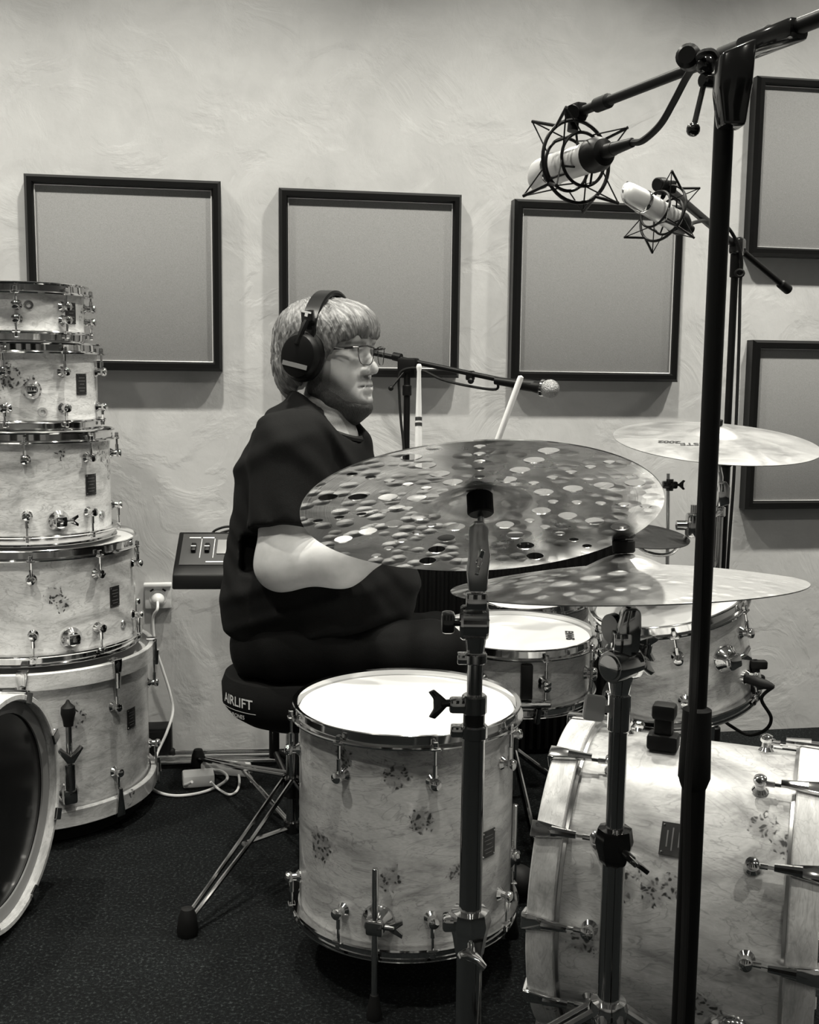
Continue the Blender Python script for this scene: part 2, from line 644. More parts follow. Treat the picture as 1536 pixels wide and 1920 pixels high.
for i, (x, y, w, cone) in enumerate(DOWNLIGHTS):
    r = thing('downlight', 'round recessed ceiling downlight above the drum room', 'light', (x, y, CEIL), 'recessed ceiling downlights')
    MB().lathe([(0.040, -0.012), (0.052, -0.014), (0.060, -0.006), (0.060, 0.0), (0.040, 0.0), (0.040, -0.012)], (x, y, CEIL), n=24).build('trim_ring', M['white'], r)
    MB().lathe([(0.0, -0.004), (0.040, -0.004), (0.040, -0.001), (0.0, -0.001)], (x, y, CEIL), n=24).build('lamp_disc', M['lamp'], r)
    ld = bpy.data.lights.new('downlight_beam', 'SPOT')
    ld.energy = w
    ld.color = WARM
    ld.spot_size = math.radians(cone)
    ld.spot_blend = 1.0
    ld.shadow_soft_size = 0.045
    lo = bpy.data.objects.new('downlight_beam', ld)
    COL.objects.link(lo)
    lo.parent = r
    lo.location = (0, 0, -0.02)

# acoustic panels: centre pixel, size, label
PS = 0.515
WR = Matrix((WT, Vector((0, 0, 1)), WN)).transposed()      # local x along the wall, y up, z out of the wall
for cx, cy, lab in [(236, 516, 'square acoustic panel in black frame above the stacked drums'),
                    (695, 535, 'square acoustic panel in black frame right behind the drummer\'s head'),
                    (1120, 549, 'square acoustic panel in black frame behind the handheld-style vocal microphone'),
                    (1560, 320, 'upper of two square acoustic panels cut off by the picture\'s side'),
                    (1548, 798, 'lower of two square acoustic panels cut off by the picture\'s side')]:
    c = on_wall(cx, cy, 0.03)
    p = c - WN * 0.03
    r = thing('acoustic_panel', lab, 'acoustic panel', p, 'framed acoustic panels on the plaster wall')
    s, d, fw = PS / 2, 0.050, 0.024
    MB().box(p + WN * 0.018, (PS - 0.03, PS - 0.03, 0.032), WR, 0.002).build('fabric_face', M['panel'], r)
    for k in range(4):                       # mitred, bevelled frame sides
        a = k * PI / 2
        ux = WR @ Vector((math.cos(a), math.sin(a), 0))
        uy = WR @ Vector((-math.sin(a), math.cos(a), 0))
        vs, prof = [], [(s, 0.0), (s, d - 0.012), (s - 0.008, d), (s - fw + 0.004, d), (s - fw, d - 0.006), (s - fw, 0.0)]
        for sg in (-1, 1):
            for q, h in prof:
                vs.append(p + ux * (sg * q) - uy * q + WN * h)
        n6 = len(prof)
        MB().add(vs, [tuple(range(n6)), tuple(range(2 * n6 - 1, n6 - 1, -1))] + [(i, (i + 1) % n6, n6 + (i + 1) % n6, n6 + i) for i in range(n6)]).build('frame_side', M['frame'], r, smooth=False)
    e = s - fw - 0.002
    MB().tube([p + WR @ Vector((x, y, 0.036)) for x, y in ((-e, -e), (e, -e), (e, e), (-e, e))], 0.0022, 6, closed=True).build('edge_piping', M['piping'], r)

# ------------------------------------------------------------------ drums
def ring_profile_metal(R, h, up=1):
    """flanged metal hoop at the shell edge h; up=+1 for the top hoop, -1 for the bottom one"""
    p = [(R + 0.003, -0.012), (R + 0.016, -0.013), (R + 0.0175, -0.010), (R + 0.0165, -0.0075), (R + 0.008, -0.006), (R + 0.007, 0.008),
         (R + 0.0125, 0.0100), (R + 0.0130, 0.0120), (R + 0.0115, 0.0135), (R + 0.004, 0.0115), (R + 0.003, -0.012)]
    return [(r, h + up * z) for r, z in p]


def ring_profile_wood(R, h, up=1, wide=0.042):
    a = -0.014
    b = a + wide
    p = [(R + 0.004, a), (R + 0.015, a), (R + 0.017, a + 0.002), (R + 0.017, b - 0.002), (R + 0.015, b), (R + 0.006, b), (R + 0.004, b - 0.002), (R + 0.004, a)]
    return [(r, h + up * z) for r, z in p]


def lug_mesh(kind='single'):
    """turret lug that stands off the shell along +x, at the origin on the shell surface"""
    m = MB()
    m.lathe([(0.0, -0.006), (0.0125, -0.006), (0.0125, 0.002), (0.0105, 0.0045), (0.0078, 0.008), (0.0075, 0.015), (0.0098, 0.018), (0.0108, 0.022), (0.0095, 0.0265), (0.005, 0.029), (0.0, 0.0295)],
            ax=(1, 0, 0), n=20)
    return m


LUG = None


def drum(name, label, cat, base, R, h, n, phase, axis=(0, 0, 1), xhint=(0, -1, 0), wood='wood', hoops=('metal', 'metal'), lug_in=0.075, double=False,
         badge=None, heads=('head_white', 'head_white'), group=None, hoop_mat='chrome', vent=None, tones=None, lug_bottom=True, claw_mat='chrome', inner_ring=False, badge_size=(0.034, 0.05)):
    """root Empty at the drum's base; local z runs up the shell; angles are counted from the local x axis (towards xhint)"""
    global LUG
    Rm = frame(axis, xhint)
    r = thing(name, label, cat, base, group, Rm)
    t = 0.007
    wm = M[wood]
    MB().lathe([(R - t, 0.0), (R - t, h), (R - 0.002, h), (R, h - 0.002), (R, 0.002), (R - 0.002, 0.0), (R - t, 0.0)], n=72).build('shell', wm, r, local=True, sharp=0.5)
    for e, (hp, hm, up) in enumerate(((hoops[0], heads[0], 1), (hoops[1], heads[1], -1))):
        z = h if up > 0 else 0.0
        if hm:
            hd = MB().lathe([(0.0, z + up * 0.002), (R - 0.012, z + up * 0.002), (R - 0.002, z + up * 0.0015), (R + 0.0025, z - up * 0.006)], n=72).build('drumhead', M[hm], r, local=True)
        if hp == 'metal':
            ho = MB().lathe(ring_profile_metal(R, z, up), n=72)
        elif hp == 'wood':
            ho = MB().lathe(ring_profile_wood(R, z, up), n=72)
        else:
            continue
        for k in range(n):
            a = phase + 2 * PI * k / n
            if hp == 'metal':
                Rz = Matrix.Rotation(a, 3, 'Z')
                ho.box(Rz @ Vector((R + 0.016, 0, z - up * 0.011)), (0.014, 0.020, 0.006), Rz, 0.002, 1)
        ho.build('hoop', M[hoop_mat] if hp == 'metal' else M['hoop_wood'], r, local=True, sharp=0.5)
    if LUG is None:
        LUG = lug_mesh().mesh('lug', M['chrome'])
    zs = []
    tops = lug_in if isinstance(lug_in, (list, tuple)) else (lug_in, lug_in)
    if hoops[0]:
        zs.append((h - tops[0], h, 1, hoops[0]))
    if hoops[1] and lug_bottom:
        zs.append((tops[1], 0.0, -1, hoops[1]))
    for zl, ze, up, hp in zs:
        rod = MB()
        L = abs(ze - zl)
        x = 0.0165
        if hp == 'metal':
            rod.cyl((x, 0, -up * 0.004), (x, 0, up * (L - 0.004)), 0.0028, n=8)
            rod.cyl((x, 0, up * (0.004)), (x, 0, up * (L * 0.45)), 0.0042, n=10)
            rod.box((x, 0, up * (L - 0.002)), (0.009, 0.009, 0.010), None, 0.0015, 1)
            rod.cyl((x, 0, up * (L - 0.008)), (x, 0, up * (L - 0.006)), 0.0065, n=12)
        else:
            rod.cyl((x, 0, -up * 0.006), (x, 0, up * (L - 0.005)), 0.0028, n=8)
            rod.cyl((x, 0, up * 0.005), (x, 0, up * (L * 0.32)), 0.0043, n=10)
        rm = rod.mesh('tension_rod', M['chrome'])
        cm = None
        if hp == 'wood':
            cl = MB()
            Rl = Matrix((Vector((0, 1, 0)), Vector((0, 0, up)), Vector((1, 0, 0)))).transposed()
            cl.prism([(-0.006, L - 0.026), (0.006, L - 0.026), (0.0125, L + 0.022), (0.0125, L + 0.034), (-0.0125, L + 0.034), (-0.0125, L + 0.022)], 0.007, (0.0175, 0, 0), Rl, 0.0015)
            cl.box((0.0095, 0, up * (L + 0.0315)), (0.024, 0.025, 0.006), None, 0.001, 1)
            cl.cyl((0.0215, 0, up * (L - 0.036)), (0.0215, 0, up * (L + 0.002)), 0.0058, 0.0085, n=10)
            cm = cl.mesh('claw', M[claw_mat])
        for k in range(n):
            a = phase + 2 * PI * k / n
            lo = link('lug', LUG, r)
            lo.location = (R * math.cos(a), R * math.sin(a), zl)
            lo.rotation_euler = (0, 0, a)
            link('tension_rod', rm, lo)
            if cm:
                link('claw', cm, lo)
    if badge is not None:
        a, zb = badge
        bw, bh = badge_size
        pl = MB()
        for rr in (R + 0.0004, R + 0.0020):
            for zz in (zb - bh / 2, zb + bh / 2):
                for k in range(7):
                    b = a + (k / 6 - 0.5) * bw / R
                    pl.v.append(Vector((rr * math.cos(b), rr * math.sin(b), zz)))
        for k in range(6):
            pl.f += [(14 + k, 15 + k, 22 + k, 21 + k), (k, k + 1, k + 15, k + 14), (7 + k, 8 + k, 22 + k, 21 + k)]
        pl.f += [(0, 7, 21, 14), (6, 13, 27, 20)]
        bo = pl.build('badge', M['badge'], r, local=True)
        for q, (wd, zz) in enumerate(((0.6, 0.30), (0.7, 0.15), (0.45, 0.0), (0.7, -0.18), (0.5, -0.32))):
            st = MB()
            for zq in (zb + zz * bh - 0.001, zb + zz * bh + 0.001):
                for k in range(5):
                    b = a + (k / 4 - 0.5) * bw * wd / R
                    st.v.append(Vector(((R + 0.0023) * math.cos(b), (R + 0.0023) * math.sin(b), zq)))
            st.f = [(k, k + 1, k + 6, k + 5) for k in range(4)]
            st.build('print_line', M['badge_print'], bo, local=True)
        for sx in (-1, 1):
            for sz in (-1, 1):
                b = a + sx * 0.41 * bw / R
                p = Vector((R * math.cos(b), R * math.sin(b), zb + sz * 0.43 * bh))
                MB().ball(p + Vector((math.cos(b), math.sin(b), 0)) * 0.002, 0.0018, 8).build('pin', M['chrome'], bo, local=True)
    if vent is not None:
        a, zv = vent
        d = Vector((math.cos(a), math.sin(a), 0))
        MB().lathe([(0.0055, -0.002), (0.0055, 0.004), (0.0105, 0.004), (0.0120, 0.0015), (0.0120, 0.0)], d * R + Vector((0, 0, zv)), d, 20).build('air_vent', M['chrome'], r, local=True)
    return r


def bracket(r, R, a, z, size=0.032, name='mount_bracket', mat='chrome', wing=True):
    """domed round mount with an eyebolt clamp and a wing screw, on the shell at angle a, height z"""
    d = Vector((math.cos(a), math.sin(a), 0))
    t = Vector((-math.sin(a), math.cos(a), 0))
    o = d * R + Vector((0, 0, z))
    s = size
    b = MB().lathe([(0, -0.004), (s, -0.004), (s, 0.003), (s * 0.93, s * 0.22), (s * 0.72, s * 0.5), (s * 0.62, s * 0.8), (s * 0.4, s * 0.95), (0, s)], o, d, 28).build(name, M[mat], r, local=True)
    MB().box(o + d * (s * 0.72), (s * 0.75, s * 1.05, s * 0.95), Matrix((d, t, Vector((0, 0, 1)))).transposed(), s * 0.16).build('clamp_block', M[mat], b, local=True)
    if wing:
        w = MB()
        c = o + d * (s * 0.7) + t * (s * 0.55)
        w.cyl(c, c + t * (s * 0.6), s * 0.18, n=12, bev=0.001)
        F = Matrix((Vector((0, 0, 1)), t, -d)).transposed()
        w.prism([(-s * 0.2, s * 0.3), (s * 0.2, s * 0.3), (s * 0.55, s * 1.05), (s * 0.3, s * 1.1), (0, s * 0.72), (-s * 0.3, s * 1.1), (-s * 0.55, s * 1.05)], s * 0.16, c + d * (s * 0.08), F, s * 0.03)
        w.build('wing_screw', M[mat], b, local=True)
    return b


# --- the column of stacked drums, 10 to 20 inch
KS = 1.07                      # size of the stack's drums
SX = at(60, 900, 2.55 * KS)
SX = Vector((SX.x, SX.y, 0))


def hgt(py, z):
    return at(60, py, z).z


# angle of local x (towards xhint) is aimed at the camera; +angle turns towards the right of the photo
CAMDIR = Vector((-SX.x, -SX.y, 0)).normalized()
z_top, zAB, zBC, zCD, zDE, zE = [CAM_H - (CAM_H - q) * KS for q in (1.309, 1.180, 0.985, 0.735, 0.470, 0.115)]
ST = 'drums stacked in a column'
dg = math.radians
dA = drum('snare_drum', 'smallest burl drum, topmost of the stack, with paired lugs', 'drum', SX + Vector((0, 0, zAB + 0.013)), 0.136, z_top - zAB - 0.026, 8, dg(-9), xhint=CAMDIR,
          lug_in=(0.040, 0.040), badge=(dg(47), 0.058), vent=(dg(2), 0.072), group=ST)
dB = drum('tom_drum', 'burl tom second from the top of the stack', 'drum', SX + Vector((0, 0, zBC + 0.013)), 0.163, zAB - zBC - 0.026, 8, dg(-18), wood='wood_b', xhint=CAMDIR,
          lug_in=(0.055, 0.042), badge=(dg(47), 0.098), vent=(dg(10), 0.033), group=ST)
bracket(dB, 0.163, dg(2), 0.085, 0.022, wing=False)
dC = drum('tom_drum', 'burl tom in the middle of the stack, third from the top', 'drum', SX + Vector((0, 0, zCD + 0.013)), 0.19, zBC - zCD - 0.026, 8, dg(-4), wood='wood_c', xhint=CAMDIR,
          lug_in=(0.050, 0.060), badge=(dg(45), 0.125), vent=(dg(57), 0.045), group=ST)
bracket(dC, 0.19, dg(17), 0.045, 0.026)
dD = drum('floor_tom', 'wide burl floor tom second from the bottom of the stack', 'drum', SX + Vector((0, 0, zDE + 0.024)), 0.2446, zCD - zDE - 0.037, 10, dg(-2), wood='wood_d', xhint=CAMDIR,
          lug_in=(0.055, 0.060), badge=(dg(48), 0.125), vent=(dg(56), 0.050), group=ST)
bracket(dD, 0.2446, dg(18), 0.045, 0.026, wing=False)
dE = drum('bass_drum', 'burl bass drum lying on end at the bottom of the stack', 'drum', SX + Vector((0, 0, zE + 0.03)), 0.272, zDE - zE - 0.056, 8, dg(-7), wood='wood_e', xhint=CAMDIR,
          hoops=('wood', 'wood'), lug_in=(0.085, 0.075), badge=(dg(52), 0.19), group=ST, claw_mat='dark_chrome')
# folded spur on its side
a = dg(12)
d = Vector((math.cos(a), math.sin(a), 0))
t = Vector((-d.y, d.x, 0))
sp = MB().lathe([(0, -0.003), (0.026, -0.003), (0.026, 0.004), (0.020, 0.016), (0.012, 0.022), (0, 0.024)], d * 0.272 + Vector((0, 0, 0.055)), d, 24)
sp.box(d * 0.293 + Vector((0, 0, 0.055)), (0.03, 0.034, 0.04), Matrix((d, t, Vector((0, 0, 1)))).transposed(), 0.006)
sp = sp.build('spur_bracket', M['dark_chrome'], dE, local=True)
q = d * 0.302
MB().cyl(q + Vector((0, 0, 0.07)), q + Vector((0, 0, 0.135)), 0.013, n=16, bev=0.002).cyl(q + Vector((0, 0, 0.12)), q + Vector((0, 0, 0.235)), 0.0075, n=14).build('spur_tube', M['dark_chrome'], sp, local=True)
MB().lathe([(0, 0), (0.011, 0), (0.013, 0.015), (0.017, 0.03), (0.016, 0.045), (0.006, 0.055), (0.003, 0.062), (0, 0.062)], q + Vector((0, 0, 0.225)), n=16).build('rubber_tip', M['rubber'], sp, local=True)
Fw = Matrix((t, Vector((0, 0, 1)), d)).transposed()
MB().prism([(-0.008, -0.012), (0.008, -0.012), (0.03, 0.022), (0.022, 0.03), (0, 0.006), (-0.022, 0.03), (-0.03, 0.022)], 0.007, q + d * 0.008 + Vector((0, 0, 0.15)), Fw, 0.0015).build('wing_screw', M['dark_chrome'], sp, local=True)
o = MB().lathe([(0, 0), (0.245, 0), (0.255, 0.006), (0.255, zE - 0.006), (0.248, zE - 0.0005), (0, zE - 0.0005)], SX, n=48).build('round_riser', M['rubber'], origin=SX)
tag(o, 'low black round riser under the drum stack', 'riser')

# --- bass drum with the black head, cut off by the picture's side
LC = at(4, 1528, 2.16)
n_ax = Vector((0.995, -0.10, 0)).normalized()
RB = 0.216
LC.z = 0.251
dL = drum('bass_drum', 'bass drum with black head and pale wooden hoop in front of the stack', 'drum', LC - n_ax * 0.34, RB, 0.33, 8, dg(22.5), axis=n_ax, xhint=(0, 0, 1),
          hoops=('wood', 'wood'), heads=('head_black', 'head_white'), lug_in=0.075)
MB().lathe([(RB - 0.022, 0.333), (RB - 0.004, 0.334), (RB + 0.003, 0.337), (RB + 0.003, 0.340), (RB - 0.006, 0.341), (RB - 0.022, 0.337), (RB - 0.022, 0.333)], n=64).build('head_ring', M['grey'], dL, local=True)
for sgn in (-1, 1):
    a = dg(180 + sgn * 50)
    b0 = Vector((math.cos(a) * RB, math.sin(a) * RB, 0.24))
    R_ = frame(n_ax, (0, 0, 1))
    wloc = LC - n_ax * 0.34
    wp = wloc + R_ @ b0
    foot = wp + (R_ @ Vector((0, math.sin(a), 0))).normalized() * 0.14
    foot -= n_ax * 0.10
    foot.z = 0.012
    inv = R_.transposed()
    MB().cyl(inv @ (wp - wloc), inv @ (foot - wloc), 0.007, n=12).ball(inv @ (foot - wloc), 0.0115, 12).build('spur', M['chrome'], dL, local=True)

# --- floor tom in front of the drummer
FT = at(763, 1320, 2.07)
RF = 0.203
hF = 0.386
ftb = Vector((FT.x, FT.y, FT.z - hF - 0.002))
cd = Vector((-FT.x, -FT.y, 0)).normalized()
dF = drum('floor_tom', 'big burl floor tom on chrome legs with a white head', 'drum', ftb, RF, hF, 8, dg(-32), xhint=cd, wood='wood_ft', lug_in=(0.072, 0.065), badge=(dg(47), 0.175), badge_size=(0.036, 0.05))
for a in (dg(-13), dg(107), dg(227)):
    d = Vector((math.cos(a), math.sin(a), 0))
    b = bracket(dF, RF, a, 0.058, 0.030, 'leg_bracket', 'dark_chrome', wing=True)
    p = d * (RF + 0.024)
    MB().cyl(p + Vector((0, 0, 0.165)), p + Vector((0, 0, -ftb.z + 0.02)), 0.0058, n=14, bev=0.001).build('leg', M['chrome'], dF, local=True)
    MB().lathe([(0, 0), (0.013, 0), (0.014, 0.01), (0.010, 0.03), (0.0075, 0.045), (0, 0.045)], p + Vector((0, 0, -ftb.z)), n=14).build('rubber_foot', M['rubber'], dF, local=True)

# --- snare
SN = at(968, 1187, 2.62)
RS = 0.1765
hS = 0.134
ax = Vector((0.0, -0.03, 1)).normalized()
snb = SN - ax * (hS + 0.002)
cds = Vector((-SN.x, -SN.y, 0)).normalized()
dS = drum('snare_drum', 'wide burl snare drum with a white head and strainer behind the floor tom', 'drum', snb, RS, hS, 8, dg(-24), axis=ax, xhint=cds, wood='wood_grey', lug_in=(0.062, 0.062))
d = Vector((math.cos(dg(8)), math.sin(dg(8)), 0))
t = Vector((-d.y, d.x, 0))
Rd = Matrix((d, t, Vector((0, 0, 1)))).transposed()
thr = MB().box(d * (RS + 0.010) + Vector((0, 0, 0.075)), (0.018, 0.026, 0.08), Rd, 0.003).build('strainer', M['black'], dS, local=True)
MB().box(d * (RS + 0.018) + Vector((0, 0, 0.026)), (0.024, 0.11, 0.014), Rd, 0.004).build('strainer_lever', M['chrome'], thr, local=True)
Rs = frame(ax, cds)
lettering('head_logo', 'EVANS', 0.026, M['ink'], lambda x, y: Vector((x + 0.005, 0.126 + y, hS + 0.0032)), dS, 0.0012)
# snare stand
ss = thing('snare_stand', 'chrome basket stand carrying the snare drum', 'drum stand', (SN.x, SN.y, 0))
base = Vector((SN.x, SN.y, 0))
MB().cyl(base + Vector((0, 0, 0.12)), base + Vector((0, 0, snb.z - 0.05)), 0.0125, n=16).build('column', M['dark_chrome'], ss)
for k in range(3):
    a = dg(40 + 120 * k)
    d = Vector((math.cos(a), math.sin(a), 0))
    MB().tube([base + Vector((0, 0, snb.z - 0.055)), base + d * 0.10 + Vector((0, 0, snb.z - 0.035)), base + d * (RS + 0.014) + Vector((0, 0, snb.z - 0.022)), base + d * (RS + 0.022) + Vector((0, 0, snb.z + 0.012))], 0.007, 10).build('basket_arm', M['dark_chrome'], ss)
    MB().tube([base + Vector((0, 0, 0.22)), base + d * 0.12 + Vector((0, 0, 0.13)), base + d * 0.26 + Vector((0, 0, 0.014))], 0.008, 10).build('leg', M['dark_chrome'], ss)
    MB().ball(base + d * 0.262 + Vector((0, 0, 0.0145)), 0.0145, 12).build('rubber_foot', M['rubber'], ss)

# --- rack tom with the clip-on lead
RT = at(1252, 1128, 2.30)
RTb = at(1283, 1322, 2.36)
axt = (RT - RTb).normalized()
hT = 0.205
RR = 0.152
rtb = RT - axt * hT
cdt = Vector((-RT.x, -RT.y, 0)).normalized()
dT = drum('rack_tom', 'tilted burl rack tom with an audio lead plugged into its shell', 'drum', rtb, RR, hT, 6, dg(3), axis=axt, xhint=cdt, wood='wood_grey', lug_in=(0.058, 0.050))
bracket(dT, RR, dg(40), 0.115, 0.030)
Rt = frame(axt, cdt)
# plug and lead
dpl = Vector((math.cos(dg(58)), math.sin(dg(58)), 0))
jack = MB().lathe([(0.0065, -0.002), (0.0065, 0.006), (0.013, 0.006), (0.014, 0.0), (0.014, -0.002)], dpl * RR + Vector((0, 0, 0.052)), dpl, 18).build('socket_ring', M['chrome'], dT, local=True)
pj = rtb + Rt @ (dpl * RR + Vector((0, 0, 0.052)))
pd = (Rt @ dpl).normalized()
pl_ = thing('audio_lead', 'black audio lead looping down from the rack tom shell', 'cable', pj)
pdir = (pd + Vector((0.3, 0.1, -0.25))).normalized()
MB().lathe([(0.0, 0.004), (0.009, 0.004), (0.010, 0.02), (0.010, 0.045), (0.007, 0.056), (0.004, 0.062), (0, 0.062)], pj, pdir, 16).build('plug', M['rubber'], pl_)
e = pj + pdir * 0.06
MB().tube(crom([e, at(1428, 1310, 2.24), at(1446, 1345, 2.26), at(1436, 1368, 2.28), at(1405, 1378, 2.30), at(1372, 1362, 2.32), at(1350, 1345, 2.42)], 8), 0.0036, 8).build('lead', M['rubber'], pl_)
cl = at(1415, 1268, 2.26)
o = MB().box(cl, (0.018, 0.02, 0.07), None, 0.005).box(cl + Vector((0.006, -0.004, 0.026)), (0.034, 0.018, 0.018), None, 0.004).box(cl + Vector((0.008, 0, -0.012)), (0.026, 0.016, 0.03), None, 0.004).build('microphone_clip', M['rubber'], origin=cl)
tag(o, 'small black microphone clip on the rim side of the rack tom', 'clip')

# --- tom beyond the snare
BT = at(1006, 1116, 2.95)
axb = Vector((-0.10, -0.10, 1)).normalized()
btb = BT - axb * 0.16
dQ = drum('rack_tom', 'small burl tom half hidden under the hammered cymbal beyond the snare', 'drum', btb, 0.143, 0.16, 6, dg(10), axis=axb, xhint=(0, -1, 0), wood='wood_grey', lug_in=(0.055, 0.05))
for rt, bx, nm, ox, oy in ((dQ, btb, 'tubular stand holding the small tom beyond the snare', 0.215, -0.03), (dT, rtb, 'tubular stand holding the tilted rack tom', -0.09, 0.215)):
    w_ = Vector((bx.x + ox, bx.y + oy, 0))
    s_ = thing('tom_stand', nm, 'drum stand', w_)
    MB().cyl(w_ + Vector((0, 0, 0.10)), w_ + Vector((0, 0, bx.z + 0.13)), 0.0125, n=14).build('column', M['dark_chrome'], s_)
    rr_ = (0.143 if rt is dQ else RR) + 0.002
    od = Vector((ox, oy, 0)).normalized()
    MB().tube([w_ + Vector((0, 0, bx.z + 0.12)), w_ - od * 0.02 + Vector((0, 0, bx.z + 0.122)), Vector((bx.x, bx.y, bx.z + 0.085)) + od * rr_], 0.007, 10).build('arm', M['dark_chrome'], s_)
    for k in range(3):
        a = dg(30 + 120 * k)
        d = Vector((math.cos(a), math.sin(a), 0))
        MB().tube([w_ + Vector((0, 0, 0.22)), w_ + d * 0.10 + Vector((0, 0, 0.12)), w_ + d * 0.17 + Vector((0, 0, 0.012))], 0.008, 8).build('leg', M['dark_chrome'], s_)

# --- the big bass drum
bax = Vector((math.cos(dg(21.26)), -math.sin(dg(21.26)), 0))
RBS = 0.2414
LBS = 0.358
bb = Vector((0.3027, 1.7972, 0.2784))
dBD = drum('bass_drum', 'large burl bass drum on its side at the front of the kit', 'drum', bb, RBS, LBS, 12, dg(25), axis=bax, xhint=(0, 0, 1), wood='wood_kick', hoops=('wood', 'wood'),
           heads=('head_white', 'head_white'), lug_in=(0.066, 0.067), badge=(dg(50), 0.185), badge_size=(0.05, 0.055))
for zz in (0.0155, LBS - 0.0155):
    MB().lathe([(RBS - 0.001, zz - 0.0045), (RBS + 0.006, zz - 0.0045), (RBS + 0.0075, zz), (RBS + 0.006, zz + 0.0045), (RBS - 0.001, zz + 0.0045)], n=72).build('flesh_ring', M['satin'], dBD, local=True)
bR = frame(bax, (0, 0, 1))
# spurs
for a, nm in ((dg(-118), 'spur'), (dg(118), 'spur')):
    b = bracket(dBD, RBS, a, 0.275, 0.040, 'spur_bracket', 'chrome', wing=False)
    p = Vector((math.cos(a), math.sin(a), 0)) * (RBS + 0.02) + Vector((0, 0, 0.275))
    wp = bb + bR @ p
    out = (bR @ Vector((0, math.sin(a), 0))).normalized()
    foot = wp + out * 0.10 + bax * 0.08
    foot.z = 0.012
    inv = bR.transposed()
    MB().cyl(inv @ (wp - bb), inv @ (foot - bb), 0.0075, n=12).ball(inv @ (foot - bb), 0.0115, 12).build(nm, M['chrome'], b, local=True)
# black tom post mount on top of the shell
p = Vector((1, 0, 0)) * RBS + Vector((0, 0.05, 0.12))
mt = MB().box(Vector((RBS + 0.012, 0.03, 0.135)), (0.026, 0.036, 0.05), None, 0.005).build('tom_mount', M['rubber'], dBD, local=True)
MB().box(Vector((RBS + 0.040, 0.03, 0.135)), (0.04, 0.026, 0.030), None, 0.006).box(Vector((RBS + 0.062, 0.03, 0.135)), (0.026, 0.032, 0.038), None, 0.006).build('mount_post', M['rubber'], mt, local=True)

# ------------------------------------------------------------------ cymbals and their stands
def cymbal_profile(R, bell, bell_h, bow):
    """height of the top surface at radius r (0 at the edge)"""
    def f(r):
        t = min(max(r / R, 0), 1)
        z = bow * (1 - t ** 1.7)
        if r < bell * 1.25:
            u = r / (bell * 1.25)
            z += bell_h * max(0.0, (1 - u * u)) ** 1.3
        return z
    return f


def cymbal(name, label, center, normal, R, mat, bell=0.055, bell_h=0.016, bow=0.022, holes=(), group=None, xhint=(1, 0, 0), thick=0.0014):
    Rm = frame(normal, xhint)
    f = cymbal_profile(R, bell, bell_h, bow)
    loc = Vector(center) - Rm @ Vector((0, 0, f(0)))
    verts, edges, inner = [], [], []
    faces_in = []

    def loop(cx, cy, r, k, hole):
        i0 = len(verts)
        for i in range(k):
            a = 2 * PI * i / k
            verts.append(Vector((cx + r * math.cos(a), cy + r * math.sin(a))))
        edges.extend((i0 + i, i0 + (i + 1) % k) for i in range(k))
        faces_in.append(list(range(i0, i0 + k)) if not hole else list(range(i0 + k - 1, i0 - 1, -1)))

    loop(0, 0, R, 120, False)
    hs = [(0, 0, 0.006)] + list(holes)
    for cx, cy, r in hs:
        loop(cx, cy, r, 20 if r > 0.005 else 12, True)
    rr = 0.012
    while rr < R - 0.006:
        k = max(16, int(2 * PI * rr / 0.009))
        for i in range(k):
            a = 2 * PI * (i + 0.5 * (int(rr * 1e4) % 2)) / k
            p = Vector((rr * math.cos(a), rr * math.sin(a)))
            if all((p - Vector((cx, cy))).length > r + 0.0025 for cx, cy, r in hs):
                verts.append(p)
        rr += 0.008
    ov, oe, of, _a, _b, _c = geometry.delaunay_2d_cdt(verts, edges, [], 0, 1e-6)
    keep = []
    for t in of:
        c = sum((ov[i] for i in t), Vector((0, 0))) / len(t)
        if c.length < R and all((c - Vector((cx, cy))).length > r * 0.985 for cx, cy, r in hs):
            keep.append(tuple(t))
    bm = bmesh.new()
    bv = [bm.verts.new((p.x, p.y, f(p.length))) for p in ov]
    for t in keep:
        try:
            bm.faces.new([bv[i] for i in t])
        except ValueError:
            pass
    bmesh.ops.delete(bm, geom=[v for v in bm.verts if not v.link_faces], context='VERTS')
    bmesh.ops.recalc_face_normals(bm, faces=bm.faces[:])
    if sum(fc.normal.z for fc in bm.faces) < 0:
        bmesh.ops.reverse_faces(bm, faces=bm.faces[:])
    bmesh.ops.solidify(bm, geom=bm.faces[:], thickness=thick)
    for fc in bm.faces:
        fc.smooth = True
    for e in bm.edges:
        if len(e.link_faces) == 2 and e.calc_face_angle(0) > 0.7:
            e.smooth = False
    me = bpy.data.meshes.new(name)
    bm.to_mesh(me)
    bm.free()
    me.materials.append(mat)
    o = bpy.data.objects.new(name, me)
    COL.objects.link(o)
    o.location = loc
    o.rotation_euler = Rm.to_euler()
    ORG[o.name] = loc
    return tag(o, label, 'cymbal', group), Rm, loc, f


def wing_nut(c, ax, up, s=0.02):
    """butterfly screw: shaft along ax from c, two wings spread along up"""
    ax, up = Vector(ax).normalized(), Vector(up)
    up = (up - ax * up.dot(ax)).normalized()
    side = ax.cross(up)
    m = MB().cyl(c, Vector(c) + ax * (s * 0.9), s * 0.26, n=12, bev=0.001)
    F = Matrix((up, ax, side)).transposed()
    m.prism([(-s * 0.25, s * 0.5), (s * 0.25, s * 0.5), (s * 0.62, s * 0.9), (s * 1.0, s * 1.35), (s * 0.85, s * 1.75), (s * 0.35, s * 1.40), (-s * 0.35, s * 1.40), (-s * 0.85, s * 1.75), (-s * 1.0, s * 1.35), (-s * 0.62, s * 0.9)],
            s * 0.3, Vector(c) - side * (s * 0.15), F, s * 0.06)
    return m


UP = Vector((0, 0, 1))
RIGHT = Vector((1, 0, 0))
NEAR = Vector((0, -1, 0))


